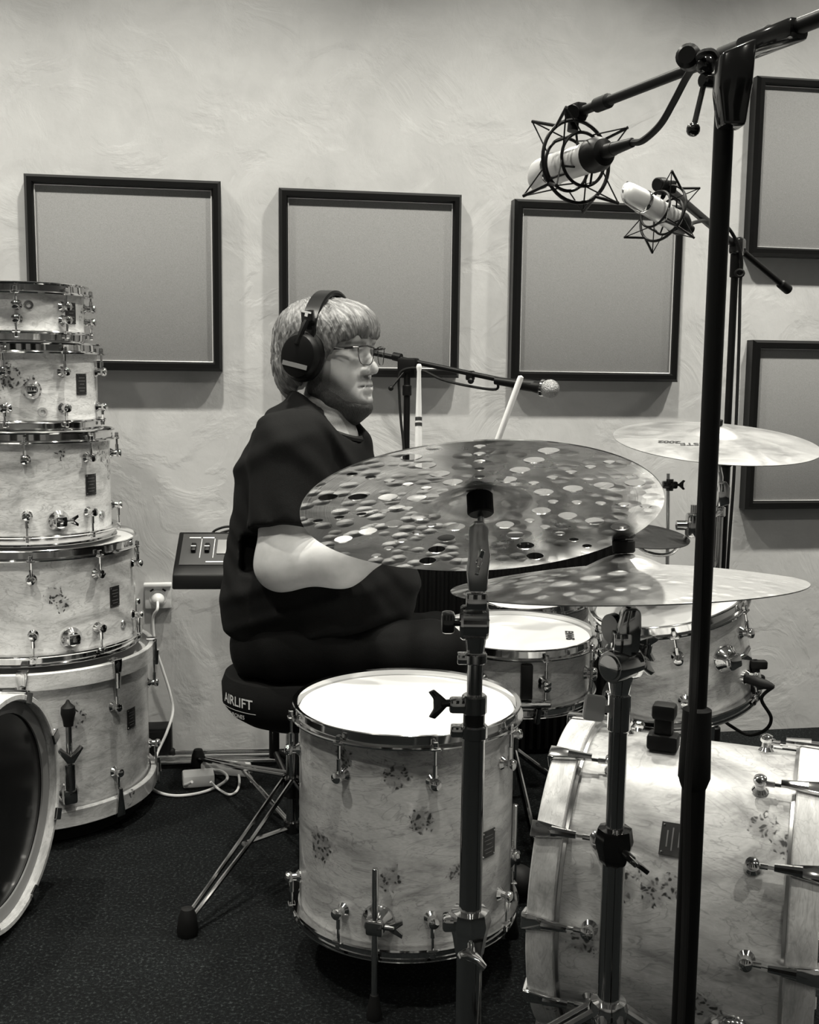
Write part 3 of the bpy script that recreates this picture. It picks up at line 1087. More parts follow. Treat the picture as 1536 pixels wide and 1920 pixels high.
def tripod(root, base, h, spread, r, angles, mat, foot=0.016):
    for a in angles:
        d = Vector((math.cos(a), math.sin(a), 0))
        e = base + d * spread
        for off in (-1, 1):
            sd = Vector((-d.y, d.x, 0)) * (0.011 * off)
            MB().tube([base + UP * h + d * 0.02 + sd, base + d * (spread * 0.55) + UP * (h * 0.55) + sd, e + UP * foot + sd * 0.6], r, 8).build('leg', M[mat], root)
        MB().tube([base + UP * (h * 0.30) + d * 0.018, base + d * (spread * 0.5) + UP * (h * 0.60)], r * 0.9, 8).build('leg_brace', M[mat], root)
        MB().lathe([(0, 0), (0.017, 0), (0.019, 0.008), (0.015, 0.026), (0.008, 0.034), (0, 0.036)], e, n=14).build('rubber_foot', M['rubber'], root)


# --- the holed crash, its underside towards the camera
C1 = at(899, 917, 1.36)
n1 = Vector((-0.035, 0.47, 0.88)).normalized()
holes = []
R1 = 0.222
for k in range(8):
    a = dg(90 - 4 + 45 * k)
    for fr in (0.91, 0.79, 0.665, 0.535, 0.405):
        holes.append((R1 * fr * math.cos(a), R1 * fr * math.sin(a), 0.0068))
    a += dg(22.5)
    for fr in (0.875, 0.71, 0.54, 0.375):
        holes.append((R1 * fr * math.cos(a), R1 * fr * math.sin(a), 0.0122))
cy1, Rm1, loc1, f1 = cymbal('crash_cymbal', 'crash cymbal pierced by rings of round holes, tipped towards the drummer', C1, n1, R1, M['cym_dark'], 0.05, 0.016, 0.018, holes)


def stand(label, x0, pts, root_xy):
    return thing('cymbal_stand', label, 'cymbal stand', (root_xy[0], root_xy[1], 0))


s1 = stand('chrome cymbal stand holding the holed crash, in front of the floor tom', None, None, (at(886, 1500, 1.36).x, at(886, 1500, 1.36).y))
bx, by = ORG[s1.name].x, ORG[s1.name].y


def col(py, z=1.36, px=886):
    return Vector((bx, by, height_at(py, px, by)))


# tilter rod runs along the cymbal's normal, then everything below is upright
tilt_p = C1 - n1 * 0.115
MB().cyl(tilt_p, C1 + n1 * 0.03, 0.0042, n=12).build('tilter_rod', M['chrome'], s1)
MB().cyl(C1 - n1 * 0.034, C1 - n1 * 0.006, 0.0165, n=20, bev=0.002).build('felt_sleeve', M['rubber'], s1)
MB().cyl(C1 + n1 * 0.002, C1 + n1 * 0.018, 0.015, n=20, bev=0.002).cyl(C1 + n1 * 0.018, C1 + n1 * 0.032, 0.008, n=12).build('felt', M['rubber'], s1)
jt = col(1040)
Rn = Matrix((RIGHT, -NEAR, UP)).transposed()
MB().tube([C1 - n1 * 0.10, (C1 - n1 * 0.115 + jt) / 2 + Vector((0, 0, 0.004)), jt], 0.0062, 10).build('tilter_neck', M['chrome'], s1)
MB().prism([(-0.011, -0.04), (0.011, -0.04), (0.0125, -0.012), (0.0145, 0.004), (0.0115, 0.02), (0.0115, 0.036), (0.005, 0.043), (-0.005, 0.043), (-0.0115, 0.036), (-0.0115, 0.0), (-0.0135, -0.018)],
           0.02, jt + NEAR * 0.01 + Vector((0, 0, 0)), Matrix((RIGHT, UP, NEAR)).transposed(), 0.003).build('tilter_body', M['satin'], s1)
wing_nut(jt + NEAR * 0.028 + UP * -0.004, NEAR + UP * 0.15, UP + RIGHT * 0.25, 0.016).build('wing_nut', M['chrome'], s1)
MB().cyl(col(1100), col(1135), 0.0075, n=16).build('rod', M['chrome'], s1)
j2 = col(1167)
MB().lathe([(0, -0.019), (0.019, -0.019), (0.0215, -0.016), (0.0215, 0.012), (0.019, 0.015), (0, 0.015)], j2, RIGHT, 28).box(j2 + UP * 0.027, (0.026, 0.024, 0.022), None, 0.003).build('ratchet_joint', M['dark_chrome'], s1)
MB().cyl(j2 - RIGHT * 0.018, j2 - RIGHT * 0.03, 0.005, n=12).box(j2 - RIGHT * 0.034, (0.017, 0.024, 0.026), None, 0.005).build('thumb_screw', M['black_gloss'], s1)
MB().lathe([(0, 0.0), (0.011, 0), (0.015, 0.03), (0.017, 0.04), (0, 0.04)], col(1222), UP, 20).build('joint_neck', M['dark_chrome'], s1)
MB().cyl(col(1243), col(1224), 0.0145, n=24, bev=0.0015).box(col(1234) - RIGHT * 0.014, (0.016, 0.02, 0.012), None, 0.002).build('memory_lock', M['dark_chrome'], s1)
MB().cyl(col(1345), col(1236), 0.0095, n=24).build('upper_tube', M['dark_chrome'], s1)
MB().cyl(col(1338), col(1302), 0.0155, n=24, bev=0.002).box(col(1322) - RIGHT * 0.02, (0.022, 0.02, 0.018), None, 0.004).build('height_clamp', M['dark_chrome'], s1)
wing_nut(col(1318) - RIGHT * 0.026, -RIGHT + NEAR * 0.3, UP - RIGHT * 0.3, 0.018).build('wing_nut', M['black_gloss'], s1)
MB().cyl(col(1362), col(1330), 0.0135, n=24, bev=0.002).build('tube_bushing', M['black_gloss'], s1)
MB().cyl(col(1384), col(1358), 0.0170, n=24, bev=0.002).box(col(1370) - RIGHT * 0.02, (0.018, 0.018, 0.014), None, 0.003).build('memory_lock', M['dark_chrome'], s1)
MB().cyl(col(1750), col(1370), 0.0143, n=28).build('middle_tube', M['dark_chrome'], s1)
bc = col(1746)
MB().lathe([(0.0143, 0.03), (0.024, 0.028), (0.027, 0.014), (0.022, -0.006), (0.018, -0.03), (0.0143, -0.03)], bc, UP, 8).box(bc - RIGHT * 0.022 + UP * 0.012, (0.026, 0.024, 0.018), None, 0.004).build('base_clamp', M['chrome'], s1)
wing_nut(bc + NEAR * 0.022 - UP * 0.006, NEAR - UP * 0.2, RIGHT - UP * 0.55, 0.020).build('wing_nut', M['chrome'], s1)
MB().cyl(Vector((bx, by, 0.03)), bc, 0.0165, n=28).build('base_tube', M['dark_chrome'], s1)
MB().cyl(Vector((bx, by, 0.165)), Vector((bx, by, 0.20)), 0.022, n=20, bev=0.003).build('tripod_collar', M['chrome'], s1)
tripod(s1, Vector((bx, by, 0)), 0.185, 0.26, 0.0055, [dg(20), dg(140), dg(260)], 'chrome')

# --- the hammered crash/ride in front of the bass drum
C2 = at(1170, 1038, 1.45)
n2 = Vector((-0.048, 0.100, 0.99)).normalized()
R2 = 0.2315
cy2, Rm2, loc2, f2 = cymbal('ride_cymbal', 'hammered cymbal seen almost edge-on above the rack tom and bass drum', C2, n2, R2, M['cym_mid'], 0.045, 0.016, 0.026)
s2xy = at(1155, 1500, 1.46)
s2 = stand('chrome cymbal stand holding the hammered cymbal beside the bass drum', None, None, (s2xy.x, s2xy.y))
bx2, by2 = s2xy.x, s2xy.y


def col2(py):
    return Vector((bx2, by2, height_at(py, 1155, by2)))


MB().cyl(C2 - n2 * 0.07, C2 + n2 * 0.036, 0.0042, n=12).build('tilter_rod', M['chrome'], s2)
MB().cyl(C2 + n2 * 0.001, C2 + n2 * 0.018, 0.0150, n=24, bev=0.002).build('felt', M['rubber'], s2)
MB().lathe([(0, 0), (0.013, 0), (0.0165, 0.004), (0.014, 0.009), (0.007, 0.011), (0, 0.011)], C2 + n2 * 0.020, n2, 20).build('wing_cap', M['rubber'], s2)
MB().cyl(C2 - n2 * 0.05, C2 - n2 * 0.008, 0.010, n=18).build('felt_sleeve', M['rubber'], s2)
j = C2 - n2 * 0.095
MB().prism([(-0.016, -0.03), (0.012, -0.03), (0.014, 0.0), (0.013, 0.024), (0.007, 0.03), (-0.007, 0.03), (-0.012, 0.022), (-0.017, 0.0)], 0.022, j + NEAR * 0.011, Matrix((RIGHT, UP, NEAR)).transposed(), 0.003).build('tilter_body', M['dark_chrome'], s2)
MB().lathe([(0, 0), (0.019, 0), (0.0205, 0.003), (0.019, 0.012), (0, 0.012)], j - RIGHT * 0.012 - UP * 0.004, -RIGHT + NEAR * 0.5, 22).build('tilter_cap', M['black_gloss'], s2)
wing_nut(j + RIGHT * 0.006 - UP * 0.018 + NEAR * 0.012, RIGHT + NEAR * 0.6 - UP * 0.3, UP - RIGHT * 0.6, 0.020).build('wing_nut', M['dark_chrome'], s2)
top2 = col2(1205)
MB().tube([j - UP * 0.02, (j + top2) / 2 - UP * 0.01, top2], 0.010, 14).build('neck', M['dark_chrome'], s2)
MB().box(col2(1205), (0.024, 0.024, 0.03), None, 0.003).build('neck_block', M['chrome'], s2)
jr = col2(1247)
jax = (-RIGHT + NEAR * 0.75).normalized()
MB().lathe([(0, -0.026), (0.019, -0.026), (0.0215, -0.022), (0.0215, 0.018), (0.020, 0.021), (0, 0.021)], jr, jax, 30).build('ratchet_joint', M['dark_chrome'], s2)
MB().lathe([(0, 0.020), (0.0165, 0.020), (0.0160, 0.0235), (0, 0.0245)], jr, jax, 30).build('joint_cap', M['chrome'], s2)
wing_nut(jr - jax * 0.024, -jax, UP - RIGHT * 0.25, 0.022).build('wing_nut', M['dark_chrome'], s2)
MB().lathe([(0, 0.0), (0.0125, 0), (0.019, 0.035), (0.019, 0.042), (0, 0.042)], col2(1302), UP, 22).build('joint_neck', M['chrome'], s2)
MB().cyl(col2(1370), col2(1300), 0.0150, n=24, bev=0.002).build('height_clamp', M['chrome'], s2)
MB().box(col2(1325) - RIGHT * 0.034 + NEAR * 0.006, (0.028, 0.016, 0.034), Matrix.Rotation(0.1, 3, 'Y'), 0.005).cyl(col2(1330) - RIGHT * 0.014, col2(1328) - RIGHT * 0.026, 0.005).build('thumb_screw', M['offwhite'], s2)
MB().cyl(col2(1590), col2(1330), 0.0125, n=28).build('middle_tube', M['dark_chrome'], s2)
bc2 = col2(1585)
MB().lathe([(0.0125, 0.026), (0.023, 0.024), (0.026, 0.004), (0.019, -0.022), (0.0155, -0.026)], bc2, UP, 8).build('base_clamp', M['black_gloss'], s2)
wing_nut(bc2 + NEAR * 0.018 + RIGHT * 0.008, NEAR + RIGHT * 0.7 - UP * 0.4, RIGHT - UP * 0.8, 0.022).build('wing_nut', M['black_gloss'], s2)
MB().cyl(Vector((bx2, by2, 0.06)), bc2, 0.0155, n=28).build('base_tube', M['dark_chrome'], s2)
tc = col2(1893)
MB().lathe([(0.0155, 0.016), (0.024, 0.014), (0.028, 0.0), (0.026, -0.014), (0.0155, -0.018)], tc, UP, 20).build('tripod_collar', M['chrome'], s2)
tripod(s2, Vector((bx2, by2, 0)), tc.z, 0.33, 0.0065, [dg(8), dg(172), dg(270)], 'chrome')

# --- bright cymbal at the back
C3 = at(1345, 797, 2.46)
n3 = Vector((0.02, -0.155, 0.985)).normalized()
cy3, Rm3, loc3, f3 = cymbal('crash_cymbal', 'bright polished crash cymbal with printed maker\'s name behind the black stand', C3, n3, 0.228, M['cym_bright'], 0.05, 0.018, 0.020)


def on_cym3(ox, oy, ang, k=1.0):
    ca, sa = math.cos(ang), math.sin(ang)

    def pl(x, y):
        qx, qy = ox + (x * ca - y * sa) * k, oy + (x * sa + y * ca)
        return Vector((qx, qy, f3(math.hypot(qx, qy)) + 0.0006))
    return pl


lettering('brand_print', 'PAISTE', 0.026, M['ink'], on_cym3(-0.065, -0.098, PI - 0.12), cy3, 0.0006)
lettering('model_print', '2002', 0.024, M['ink'], on_cym3(-0.122, -0.072, PI - 0.35), cy3, 0.0010)
s3xy = at(1350, 940, 2.46)
s3 = thing('cymbal_stand', 'chrome cymbal stand holding the bright crash, behind the black microphone stand', 'cymbal stand', (s3xy.x, s3xy.y, 0))


def col3(py):
    return Vector((s3xy.x, s3xy.y, height_at(py, 1350, s3xy.y)))


MB().cyl(C3 + n3 * 0.02, C3 - n3 * 0.06, 0.0042, n=10).build('tilter_rod', M['chrome'], s3)
MB().cyl(C3 - n3 * 0.03, C3 - n3 * 0.004, 0.012, n=14).cyl(C3 + n3 * 0.001, C3 + n3 * 0.012, 0.012, n=14).build('felt', M['rubber'], s3)
MB().tube([C3 - n3 * 0.05, col3(895), col3(940)], 0.006, 10).build('neck', M['chrome'], s3)
MB().prism([(-0.012, -0.028), (0.014, -0.022), (0.014, 0.016), (0.004, 0.03), (-0.012, 0.026)], 0.02, col3(925) + NEAR * 0.01, Matrix((RIGHT, UP, NEAR)).transposed(), 0.003).build('tilter_body', M['chrome'], s3)
MB().cyl(col3(1180), col3(940), 0.0095, n=18).build('upper_tube', M['dark_chrome'], s3)
MB().cyl(col3(968), col3(950), 0.014, n=18, bev=0.002).build('height_clamp', M['chrome'], s3)
MB().cyl(Vector((s3xy.x, s3xy.y, 0.05)), col3(1150), 0.0127, n=18).build('base_tube', M['dark_chrome'], s3)
tripod(s3, Vector((s3xy.x, s3xy.y, 0)), 0.24, 0.26, 0.006, [dg(30), dg(150), dg(270)], 'chrome')

# --- small dark cymbal with its rod
C4 = at(1192, 986, 2.25)
n4 = Vector((0.06, -0.10, 0.99)).normalized()
cymbal('splash_cymbal', 'small dark raw cymbal below the bright crash', C4, n4, 0.112, M['cym_black'], 0.03, 0.008, 0.010)
st = thing('cymbal_boom', 'short chrome clamp arm carrying the small dark cymbal', 'clamp arm', at(1300, 985, 2.22))
p0, p1, p2 = at(1192, 975, 2.25), at(1192, 1040, 2.25), at(1300, 985, 2.22)
MB().tube(crom([C4 + n4 * 0.012, C4 - n4 * 0.03, p1 + Vector((0.03, 0.03, 0)), at(1262, 1036, 2.26), p2], 6), 0.0042, 10).build('rod', M['chrome'], st)
MB().cyl(C4 + n4 * 0.001, C4 + n4 * 0.010, 0.011, n=16).build('felt', M['rubber'], st)
MB().box(p2, (0.028, 0.03, 0.05), None, 0.006).cyl(p2 + UP * 0.02, p2 + UP * 0.042, 0.007, n=12).cyl(p2, p2 - RIGHT * 0.034, 0.010, n=12).build('clamp', M['dark_chrome'], st)
ts3 = Vector((s3xy.x, s3xy.y, p2.z))
MB().tube([p2, (p2 + ts3) / 2 + Vector((0, -0.01, 0)), ts3 - Vector((0, 0.0095, 0))], 0.006, 10).build('cross_arm', M['dark_chrome'], st)
hr = thing('hi_hat_rod', 'upright chrome rod with a black clutch beside the holed crash', 'hi-hat rod', at(1252, 984, 2.62))
MB().cyl(at(1251, 1180, 2.62), at(1253, 888, 2.62), 0.0045, n=12).build('rod', M['chrome'], hr)
h0 = at(1256, 909, 2.62)
MB().box(h0, (0.036, 0.02, 0.018), None, 0.004).cyl(h0 - UP * 0.014, h0 + UP * 0.014, 0.009, n=14).build('clutch', M['black_gloss'], hr)
wing_nut(h0 + RIGHT * 0.016, RIGHT, UP, 0.012).build('wing_nut', M['black_gloss'], hr)
q0 = at(1251, 1180, 2.62)
MB().cyl(Vector((q0.x, q0.y, 0.03)), q0 + UP * 0.01, 0.0095, n=14).build('tube', M['dark_chrome'], hr)
for k in range(3):
    a = dg(100 + 120 * k)
    d = Vector((math.cos(a), math.sin(a), 0))
    w_ = Vector((q0.x, q0.y, 0))
    MB().tube([w_ + UP * 0.24, w_ + d * 0.12 + UP * 0.13, w_ + d * 0.22 + UP * 0.012], 0.0065, 8).build('leg', M['dark_chrome'], hr)

# ------------------------------------------------------------------ microphone stands
pp = at(1319, 1080, 1.170)
mx, my = pp.x, pp.y
ms = thing('microphone_stand', 'tall black boom microphone stand in the front of the kit', 'microphone stand', (mx, my, 0))


def mcol(py):
    return Vector((mx, my, height_at(py, 1319, my)))


pz = height_at(118, 1372, my)
MB().cyl(mcol(1340), Vector((mx, my, pz - 0.02)), 0.0100, n=24).build('upper_tube', M['black'], ms)
MB().lathe([(0.0100, 0.045), (0.0155, 0.042), (0.0165, 0.0), (0.0175, -0.035), (0.0140, -0.045), (0.0125, -0.048)], mcol(1400), UP, 24).build('grip', M['rubber'], ms)
MB().cyl(Vector((mx, my, 0.16)), mcol(1400), 0.0128, n=24).build('lower_tube', M['black'], ms)
MB().lathe([(0.0128, 0.05), (0.024, 0.045), (0.028, 0.0), (0.022, -0.02), (0, -0.02)], Vector((mx, my, 0.16)), UP, 20).build('tripod_collar', M['black'], ms)
for a in (dg(35), dg(155), dg(275)):
    d = Vector((math.cos(a), math.sin(a), 0))
    b0 = Vector((mx, my, 0.16)) + d * 0.02
    e0 = Vector((mx, my, 0.014)) + d * 0.36
    MB().cyl(b0, e0, 0.0085, n=12).build('leg', M['black'], ms)
    MB().ball(e0, 0.014, 12).build('rubber_foot', M['rubber'], ms)
pv = Vector((mx, my, pz))
bl = at(1082, 212, 1.46)
bd = (pv - bl).normalized()
boomo = pv + NEAR * 0.022
bl = bl + NEAR * 0.0
br = at(1420, 80, 1.140)
bdir = (br - bl).normalized()
bend = br + bdir * 0.36
MB().cyl(bl, br, 0.0062, n=18).build('boom_tube', M['black'], ms)
MB().cyl(br - bdir * 0.05, bend, 0.0082, n=18).build('boom_tail', M['black'], ms)
MB().cyl(br - bdir * 0.018, br + bdir * 0.022, 0.0125, n=20, bev=0.002).cyl(br - bdir * 0.012, br - bdir * 0.055, 0.0105, n=18).build('boom_ferrule', M['rubber'], ms)
wend = bend
MB().cyl(wend - bdir * 0.01, wend + bdir * 0.09, 0.026, n=24, bev=0.006).build('counterweight', M['black'], ms)
# clutch yoke between pole and boom
bp = bl + bdir * ((pv - bl).dot(bdir))
yk = MB()
mid = (pv + bp) / 2
yk.prism([(-0.012, -0.085), (0.011, -0.085), (0.016, -0.045), (0.018, -0.002), (-0.016, -0.016), (-0.018, -0.05)], 0.028, Vector((pv.x, pv.y, bp.z - 0.016)) + NEAR * 0.014, Matrix((RIGHT, UP, NEAR)).transposed(), 0.004)
yk.box(bp - UP * 0.002, (0.085, 0.026, 0.022), frame(UP.cross(bdir).cross(bdir) * -1, bdir), 0.006)
yk.build('boom_clutch', M['black_gloss'], ms)
kb = at(1296, 112, 1.160)
MB().lathe([(0, 0), (0.012, 0), (0.013, 0.003), (0.013, 0.016), (0.009, 0.020), (0, 0.020)], kb, NEAR - RIGHT * 0.5, 18).build('clutch_knob', M['black'], ms)
h1, h2 = at(1322, 150, 1.140), at(1300, 243, 1.120)
MB().cyl(h1, h2, 0.0030, n=10).ball(h2, 0.0072, 14).cyl(at(1316, 150, 1.135), at(1365, 155, 1.155), 0.0075, n=14, bev=0.002).build('clutch_handle', M['black_gloss'], ms)
MB().ball(at(1324, 122, 1.135), 0.0105, 14).build('clutch_ball', M['black_gloss'], ms)
# mic clip end of the boom
MB().box(at(1084, 211, 1.455), (0.022, 0.016, 0.024), frame(UP, bdir), 0.003).cyl(at(1072, 212, 1.445), at(1090, 212, 1.475), 0.0105, n=16).cyl(at(1076, 222, 1.46), at(1074, 246, 1.46), 0.0075, n=14).build('swivel', M['black'], ms)
MB().lathe([(0.0062, 0), (0.0095, 0.004), (0.0095, 0.03), (0.0062, 0.034)], bl + bdir * 0.045, bdir, 14).build('boom_stop', M['rubber'], ms)


def studio_mic(label, slabel, c, hd, s, up):
    """large-diaphragm microphone (axis hd towards the head) in a wire shock mount around c"""
    hd = Vector(hd).normalized()
    F = frame(hd, up)
    r = thing('condenser_microphone', label, 'microphone', c)
    P = lambda x, y, z: Vector(c) + F @ Vector((x * s, y * s, z * s))
    MB().lathe([(0.0, -0.062 * s), (0.021 * s, -0.062 * s), (0.0235 * s, -0.058 * s), (0.0235 * s, 0.045 * s), (0.022 * s, 0.048 * s)], c, hd, 32).build('body', M['mic_body'], r)
    MB().lathe([(0.0245 * s, 0.045 * s), (0.0255 * s, 0.047 * s), (0.0255 * s, 0.052 * s), (0.0245 * s, 0.054 * s)], c, hd, 32).build('collar_ring', M['chrome'], r)
    gr = MB().lathe([(0.0235 * s, 0.052 * s), (0.0245 * s, 0.06 * s), (0.0245 * s, 0.090 * s), (0.023 * s, 0.100 * s), (0.017 * s, 0.108 * s), (0.008 * s, 0.111 * s), (0, 0.1115 * s)], c, hd, 32)
    for p in gr.v:                         # the basket is wedge-shaped: flattened on two sides towards the top
        q = F.transposed() @ (p - Vector(c))
        k = max(0.0, (q.z / s - 0.055) / 0.056)
        q.y *= 1 - 0.45 * k
        p.xyz = Vector(c) + F @ q
    gb = gr.build('grille', M['nickel'], r)
    MB().tube([P(0.0246, 0, 0.056), P(0.0252, 0, 0.090), P(0.0225, 0, 0.102), P(0.0, 0, 0.1130), P(-0.0225, 0, 0.102), P(-0.0252, 0, 0.090), P(-0.0246, 0, 0.056)], 0.0018 * s, 8).build('grille_band', M['chrome'], gb)
    MB().lathe([(0.0, -0.105 * s), (0.010 * s, -0.105 * s), (0.011 * s, -0.085 * s), (0.020 * s, -0.082 * s), (0.0255 * s, -0.070 * s), (0.0255 * s, -0.052 * s), (0.0238 * s, -0.050 * s)], c, hd, 28).build('tail_cap', M['black'], r)
    MB().tube([P(0.0239, 0.006, -0.045), P(0.0239, 0.006, 0.0)], 0.0012 * s, 6).build('slot', M['black'], r)
    m = thing('shock_mount', slabel, 'shock mount', c)
    ring = lambda rad, z, k=40: [P(rad * math.cos(2 * PI * i / k), rad * math.sin(2 * PI * i / k), z) for i in range(k)]
    MB().tube(ring(0.062, -0.012), 0.0030 * s, 8, closed=True).build('outer_ring', M['black'], m)
    MB().tube(ring(0.040, -0.030), 0.0026 * s, 8, closed=True).build('inner_ring', M['black'], m)
    MB().tube(ring(0.040, 0.012), 0.0026 * s, 8, closed=True).build('inner_ring', M['black'], m)
    for i in range(4):
        a = PI / 4 + i * PI / 2
        for z0, z1 in ((-0.012, 0.040), (-0.012, -0.060)):
            tip = P(0.082 * math.cos(a), 0.082 * math.sin(a), z1 * 0.9)
            MB().tube([P(0.062 * math.cos(a), 0.062 * math.sin(a), z0), tip], 0.0026 * s, 8).build('spider_arm', M['black'], m)
            for da in (-0.55, 0.55):
                MB().tube([tip, P(0.040 * math.cos(a + da), 0.040 * math.sin(a + da), 0.012 if z1 > 0 else -0.030)], 0.0012 * s, 6).build('elastic_cord', M['rubber'], m)
        MB().tube([P(0.040 * math.cos(a), 0.040 * math.sin(a), 0.012), P(0.040 * math.cos(a), 0.040 * math.sin(a), -0.030)], 0.0022 * s, 6).build('cage_bar', M['black'], m)
        MB().tube([P(0.040 * math.cos(a + 0.3), 0.040 * math.sin(a + 0.3), -0.030), P(0.0232 * math.cos(a), 0.0232 * math.sin(a), -0.034)], 0.0018 * s, 6).build('grip_pad', M['rubber'], m)
    return r, m, P


def camvec(x, y, z):
    """direction given as right, down, away in the photograph"""
    return (CAM_R @ Vector((x, -y, -z))).normalized()


mc1 = at(1072, 306, 1.46)
mic1, mnt1, PM = studio_mic('silver studio microphone in the nearer, larger wire shock mount', 'larger black wire shock mount on the front boom', mc1, camvec(-0.46, -0.08, 0.88), 0.86, camvec(0, -1, 0.2))
t0 = PM(0, 0, -0.10)
tl = MB().tube(crom([t0, PM(0, 0, -0.145), at(1205, 264, 1.32), at(1238, 234, 1.285), at(1264, 190, 1.245), at(1287, 146, 1.205), at(1304, 120, 1.165)] +
                    [at(1318, 100, 1.120), at(1338, 100, 1.115), at(1350, 130, 1.120), at(1356, 180, 1.135), at(1353, 300, 1.148), at(1346, 440, 1.152), at(1337, 600, 1.155), at(1325, 760, 1.156), at(1318, 880, 1.156), at(1313, 980, 1.157), at(1306, 1200, 1.158), at(1300, 1330, 1.148), at(1290, 1480, 1.150), at(1286, 1700, 1.155), at(1276, 1950, 1.155)], 6), 0.0042, 8).build('microphone_cable', M['rubber'], origin=t0)
tag(tl, 'black cable from the larger studio microphone down the front stand', 'cable')
MB().cyl(PM(0, 0, -0.10), PM(0, 0, -0.148), 0.0085, 0.006, n=14, bev=0.001).build('plug', M['black'], tl)

# --- second, farther boom stand
mc2 = at(1236, 396, 2.10)
mic2, mnt2, PM2 = studio_mic('silver studio microphone in the farther, smaller-looking wire shock mount', 'black wire shock mount on the far boom', mc2, camvec(-0.72, -0.22, -0.50), 0.90, camvec(0, -1, 0.1))
px2 = at(1372, 640, 2.78)
m2 = thing('microphone_stand', 'thin black boom stand behind the tall front microphone stand', 'microphone stand', (px2.x, px2.y, 0))


def mcol2(py):
    return Vector((px2.x, px2.y, height_at(py, 1372, px2.y)))


MB().cyl(mcol2(850), mcol2(490), 0.0092, n=16).build('upper_tube', M['black'], m2)
MB().cyl(mcol2(520), mcol2(470), 0.013, n=16, bev=0.002).build('clutch_sleeve', M['black'], m2)
MB().cyl(Vector((px2.x, px2.y, 0.12)), mcol2(840), 0.0125, n=16).build('lower_tube', M['black'], m2)
MB().cyl(mcol2(875), mcol2(815), 0.016, n=16, bev=0.003).build('grip', M['rubber'], m2)
MB().cyl(Vector((px2.x, px2.y, 0.09)), Vector((px2.x, px2.y, 0.20)), 0.019, n=16, bev=0.003).build('tripod_collar', M['black'], m2)
for a in (dg(60), dg(180), dg(300)):
    d = Vector((math.cos(a), math.sin(a), 0))
    w_ = Vector((px2.x, px2.y, 0))
    MB().cyl(w_ + UP * 0.14 + d * 0.015, w_ + UP * 0.014 + d * 0.30, 0.008, n=10).build('leg', M['black'], m2)
k0, k1, k2 = at(1250, 352, 2.12), at(1376, 458, 2.76), at(1480, 545, 2.90)
MB().cyl(k0, k1 + (k1 - k0) * 0.05, 0.0088, n=14).build('boom_tube', M['black'], m2)
MB().cyl(k1, k2, 0.0082, n=14).cyl(k2 - (k2 - k1).normalized() * 0.045, k2, 0.0125, n=14, bev=0.004).build('boom_tail', M['black'], m2)
MB().box(at(1383, 462, 2.755), (0.05, 0.035, 0.042), frame(UP, k1 - k0), 0.007).build('boom_clutch', M['black_gloss'], m2)
MB().box(k0, (0.036, 0.022, 0.026), None, 0.005).cyl(at(1232, 346, 2.10), at(1245, 346, 2.115), 0.0135, n=16, bev=0.002).tube([k0, at(1243, 370, 2.10), PM2(0.062, 0, -0.012)], 0.005, 8).build('swivel', M['black'], m2)
e0 = PM2(0, 0, -0.10)
c2 = MB().tube(crom([e0, at(1300, 418, 2.28), at(1335, 414, 2.50), at(1368, 430, 2.68), at(1390, 480, 2.735), at(1388, 540, 2.745), at(1386, 640, 2.745), at(1381, 780, 2.745), at(1376, 900, 2.75), at(1366, 1040, 2.755), at(1358, 1200, 2.755)], 6), 0.0042, 8).build('microphone_cable', M['rubber'], origin=e0)
tag(c2, 'black cable hanging from the far studio microphone along its thin stand', 'cable')
kn = at(1388, 512, 2.735)
MB().tube([kn + Vector((0.010 * math.cos(t_ * PI / 6), 0.004, 0.008 * math.sin(t_ * PI / 6))) for t_ in range(12)], 0.004, 8, closed=True).build('knot', M['rubber'], c2)

# --- vocal microphone on its boom behind the drummer
va = at(763, 760, 3.020)
v3 = thing('microphone_stand', 'black boom stand with the vocal microphone, behind the drummer\'s face', 'microphone stand', (va.x, va.y, 0))


def vcol(py):
    return Vector((va.x, va.y, height_at(py, 763, va.y)))


MB().cyl(vcol(1000), vcol(700), 0.0090, n=14).build('upper_tube', M['black'], v3)
MB().cyl(vcol(742), vcol(722), 0.0125, n=14, bev=0.002).build('clutch_ring', M['black'], v3)
MB().cyl(Vector((va.x, va.y, 0.10)), vcol(960), 0.0125, n=14).build('lower_tube', M['black'], v3)
for a in (dg(30), dg(150), dg(270)):
    d = Vector((math.cos(a), math.sin(a), 0))
    w_ = Vector((va.x, va.y, 0))
    MB().cyl(w_ + UP * 0.12, w_ + UP * 0.013 + d * 0.24, 0.008, n=10).build('leg', M['black'], v3)
ba, bb_ = at(690, 660, 3.070), at(985, 722, 2.890)
bv_ = (bb_ - ba).normalized()
MB().cyl(ba, bb_, 0.0072, n=14).build('boom_tube', M['black'], v3)
MB().box(at(766, 690, 3.020), (0.055, 0.036, 0.055), frame(UP, bv_), 0.006).cyl(at(738, 668, 3.040), at(752, 671, 3.030), 0.0120, n=14).build('boom_clutch', M['black'], v3)
MB().cyl(at(760, 695, 3.000), at(734, 727, 2.990), 0.0028, n=8).ball(at(733, 728, 2.990), 0.0075, 12).build('clutch_handle', M['black'], v3)
MB().box(at(882, 704, 2.955), (0.022, 0.02, 0.026), frame(UP, bv_), 0.004).ball(at(883, 714, 2.950), 0.009, 10).build('cable_clip', M['black'], v3)
ve = at(1015, 727, 2.870)
vd = (at(1037, 730, 2.860) - at(960, 718, 2.905)).normalized()
MB().lathe([(0.012, 0.0), (0.0155, 0.002), (0.0160, 0.05), (0.0135, 0.055)], at(975, 720, 2.896), vd, 18).build('clip', M['black'], v3)
vm = thing('vocal_microphone', 'black vocal microphone with a silver ball grille at the boom end', 'microphone', ve)
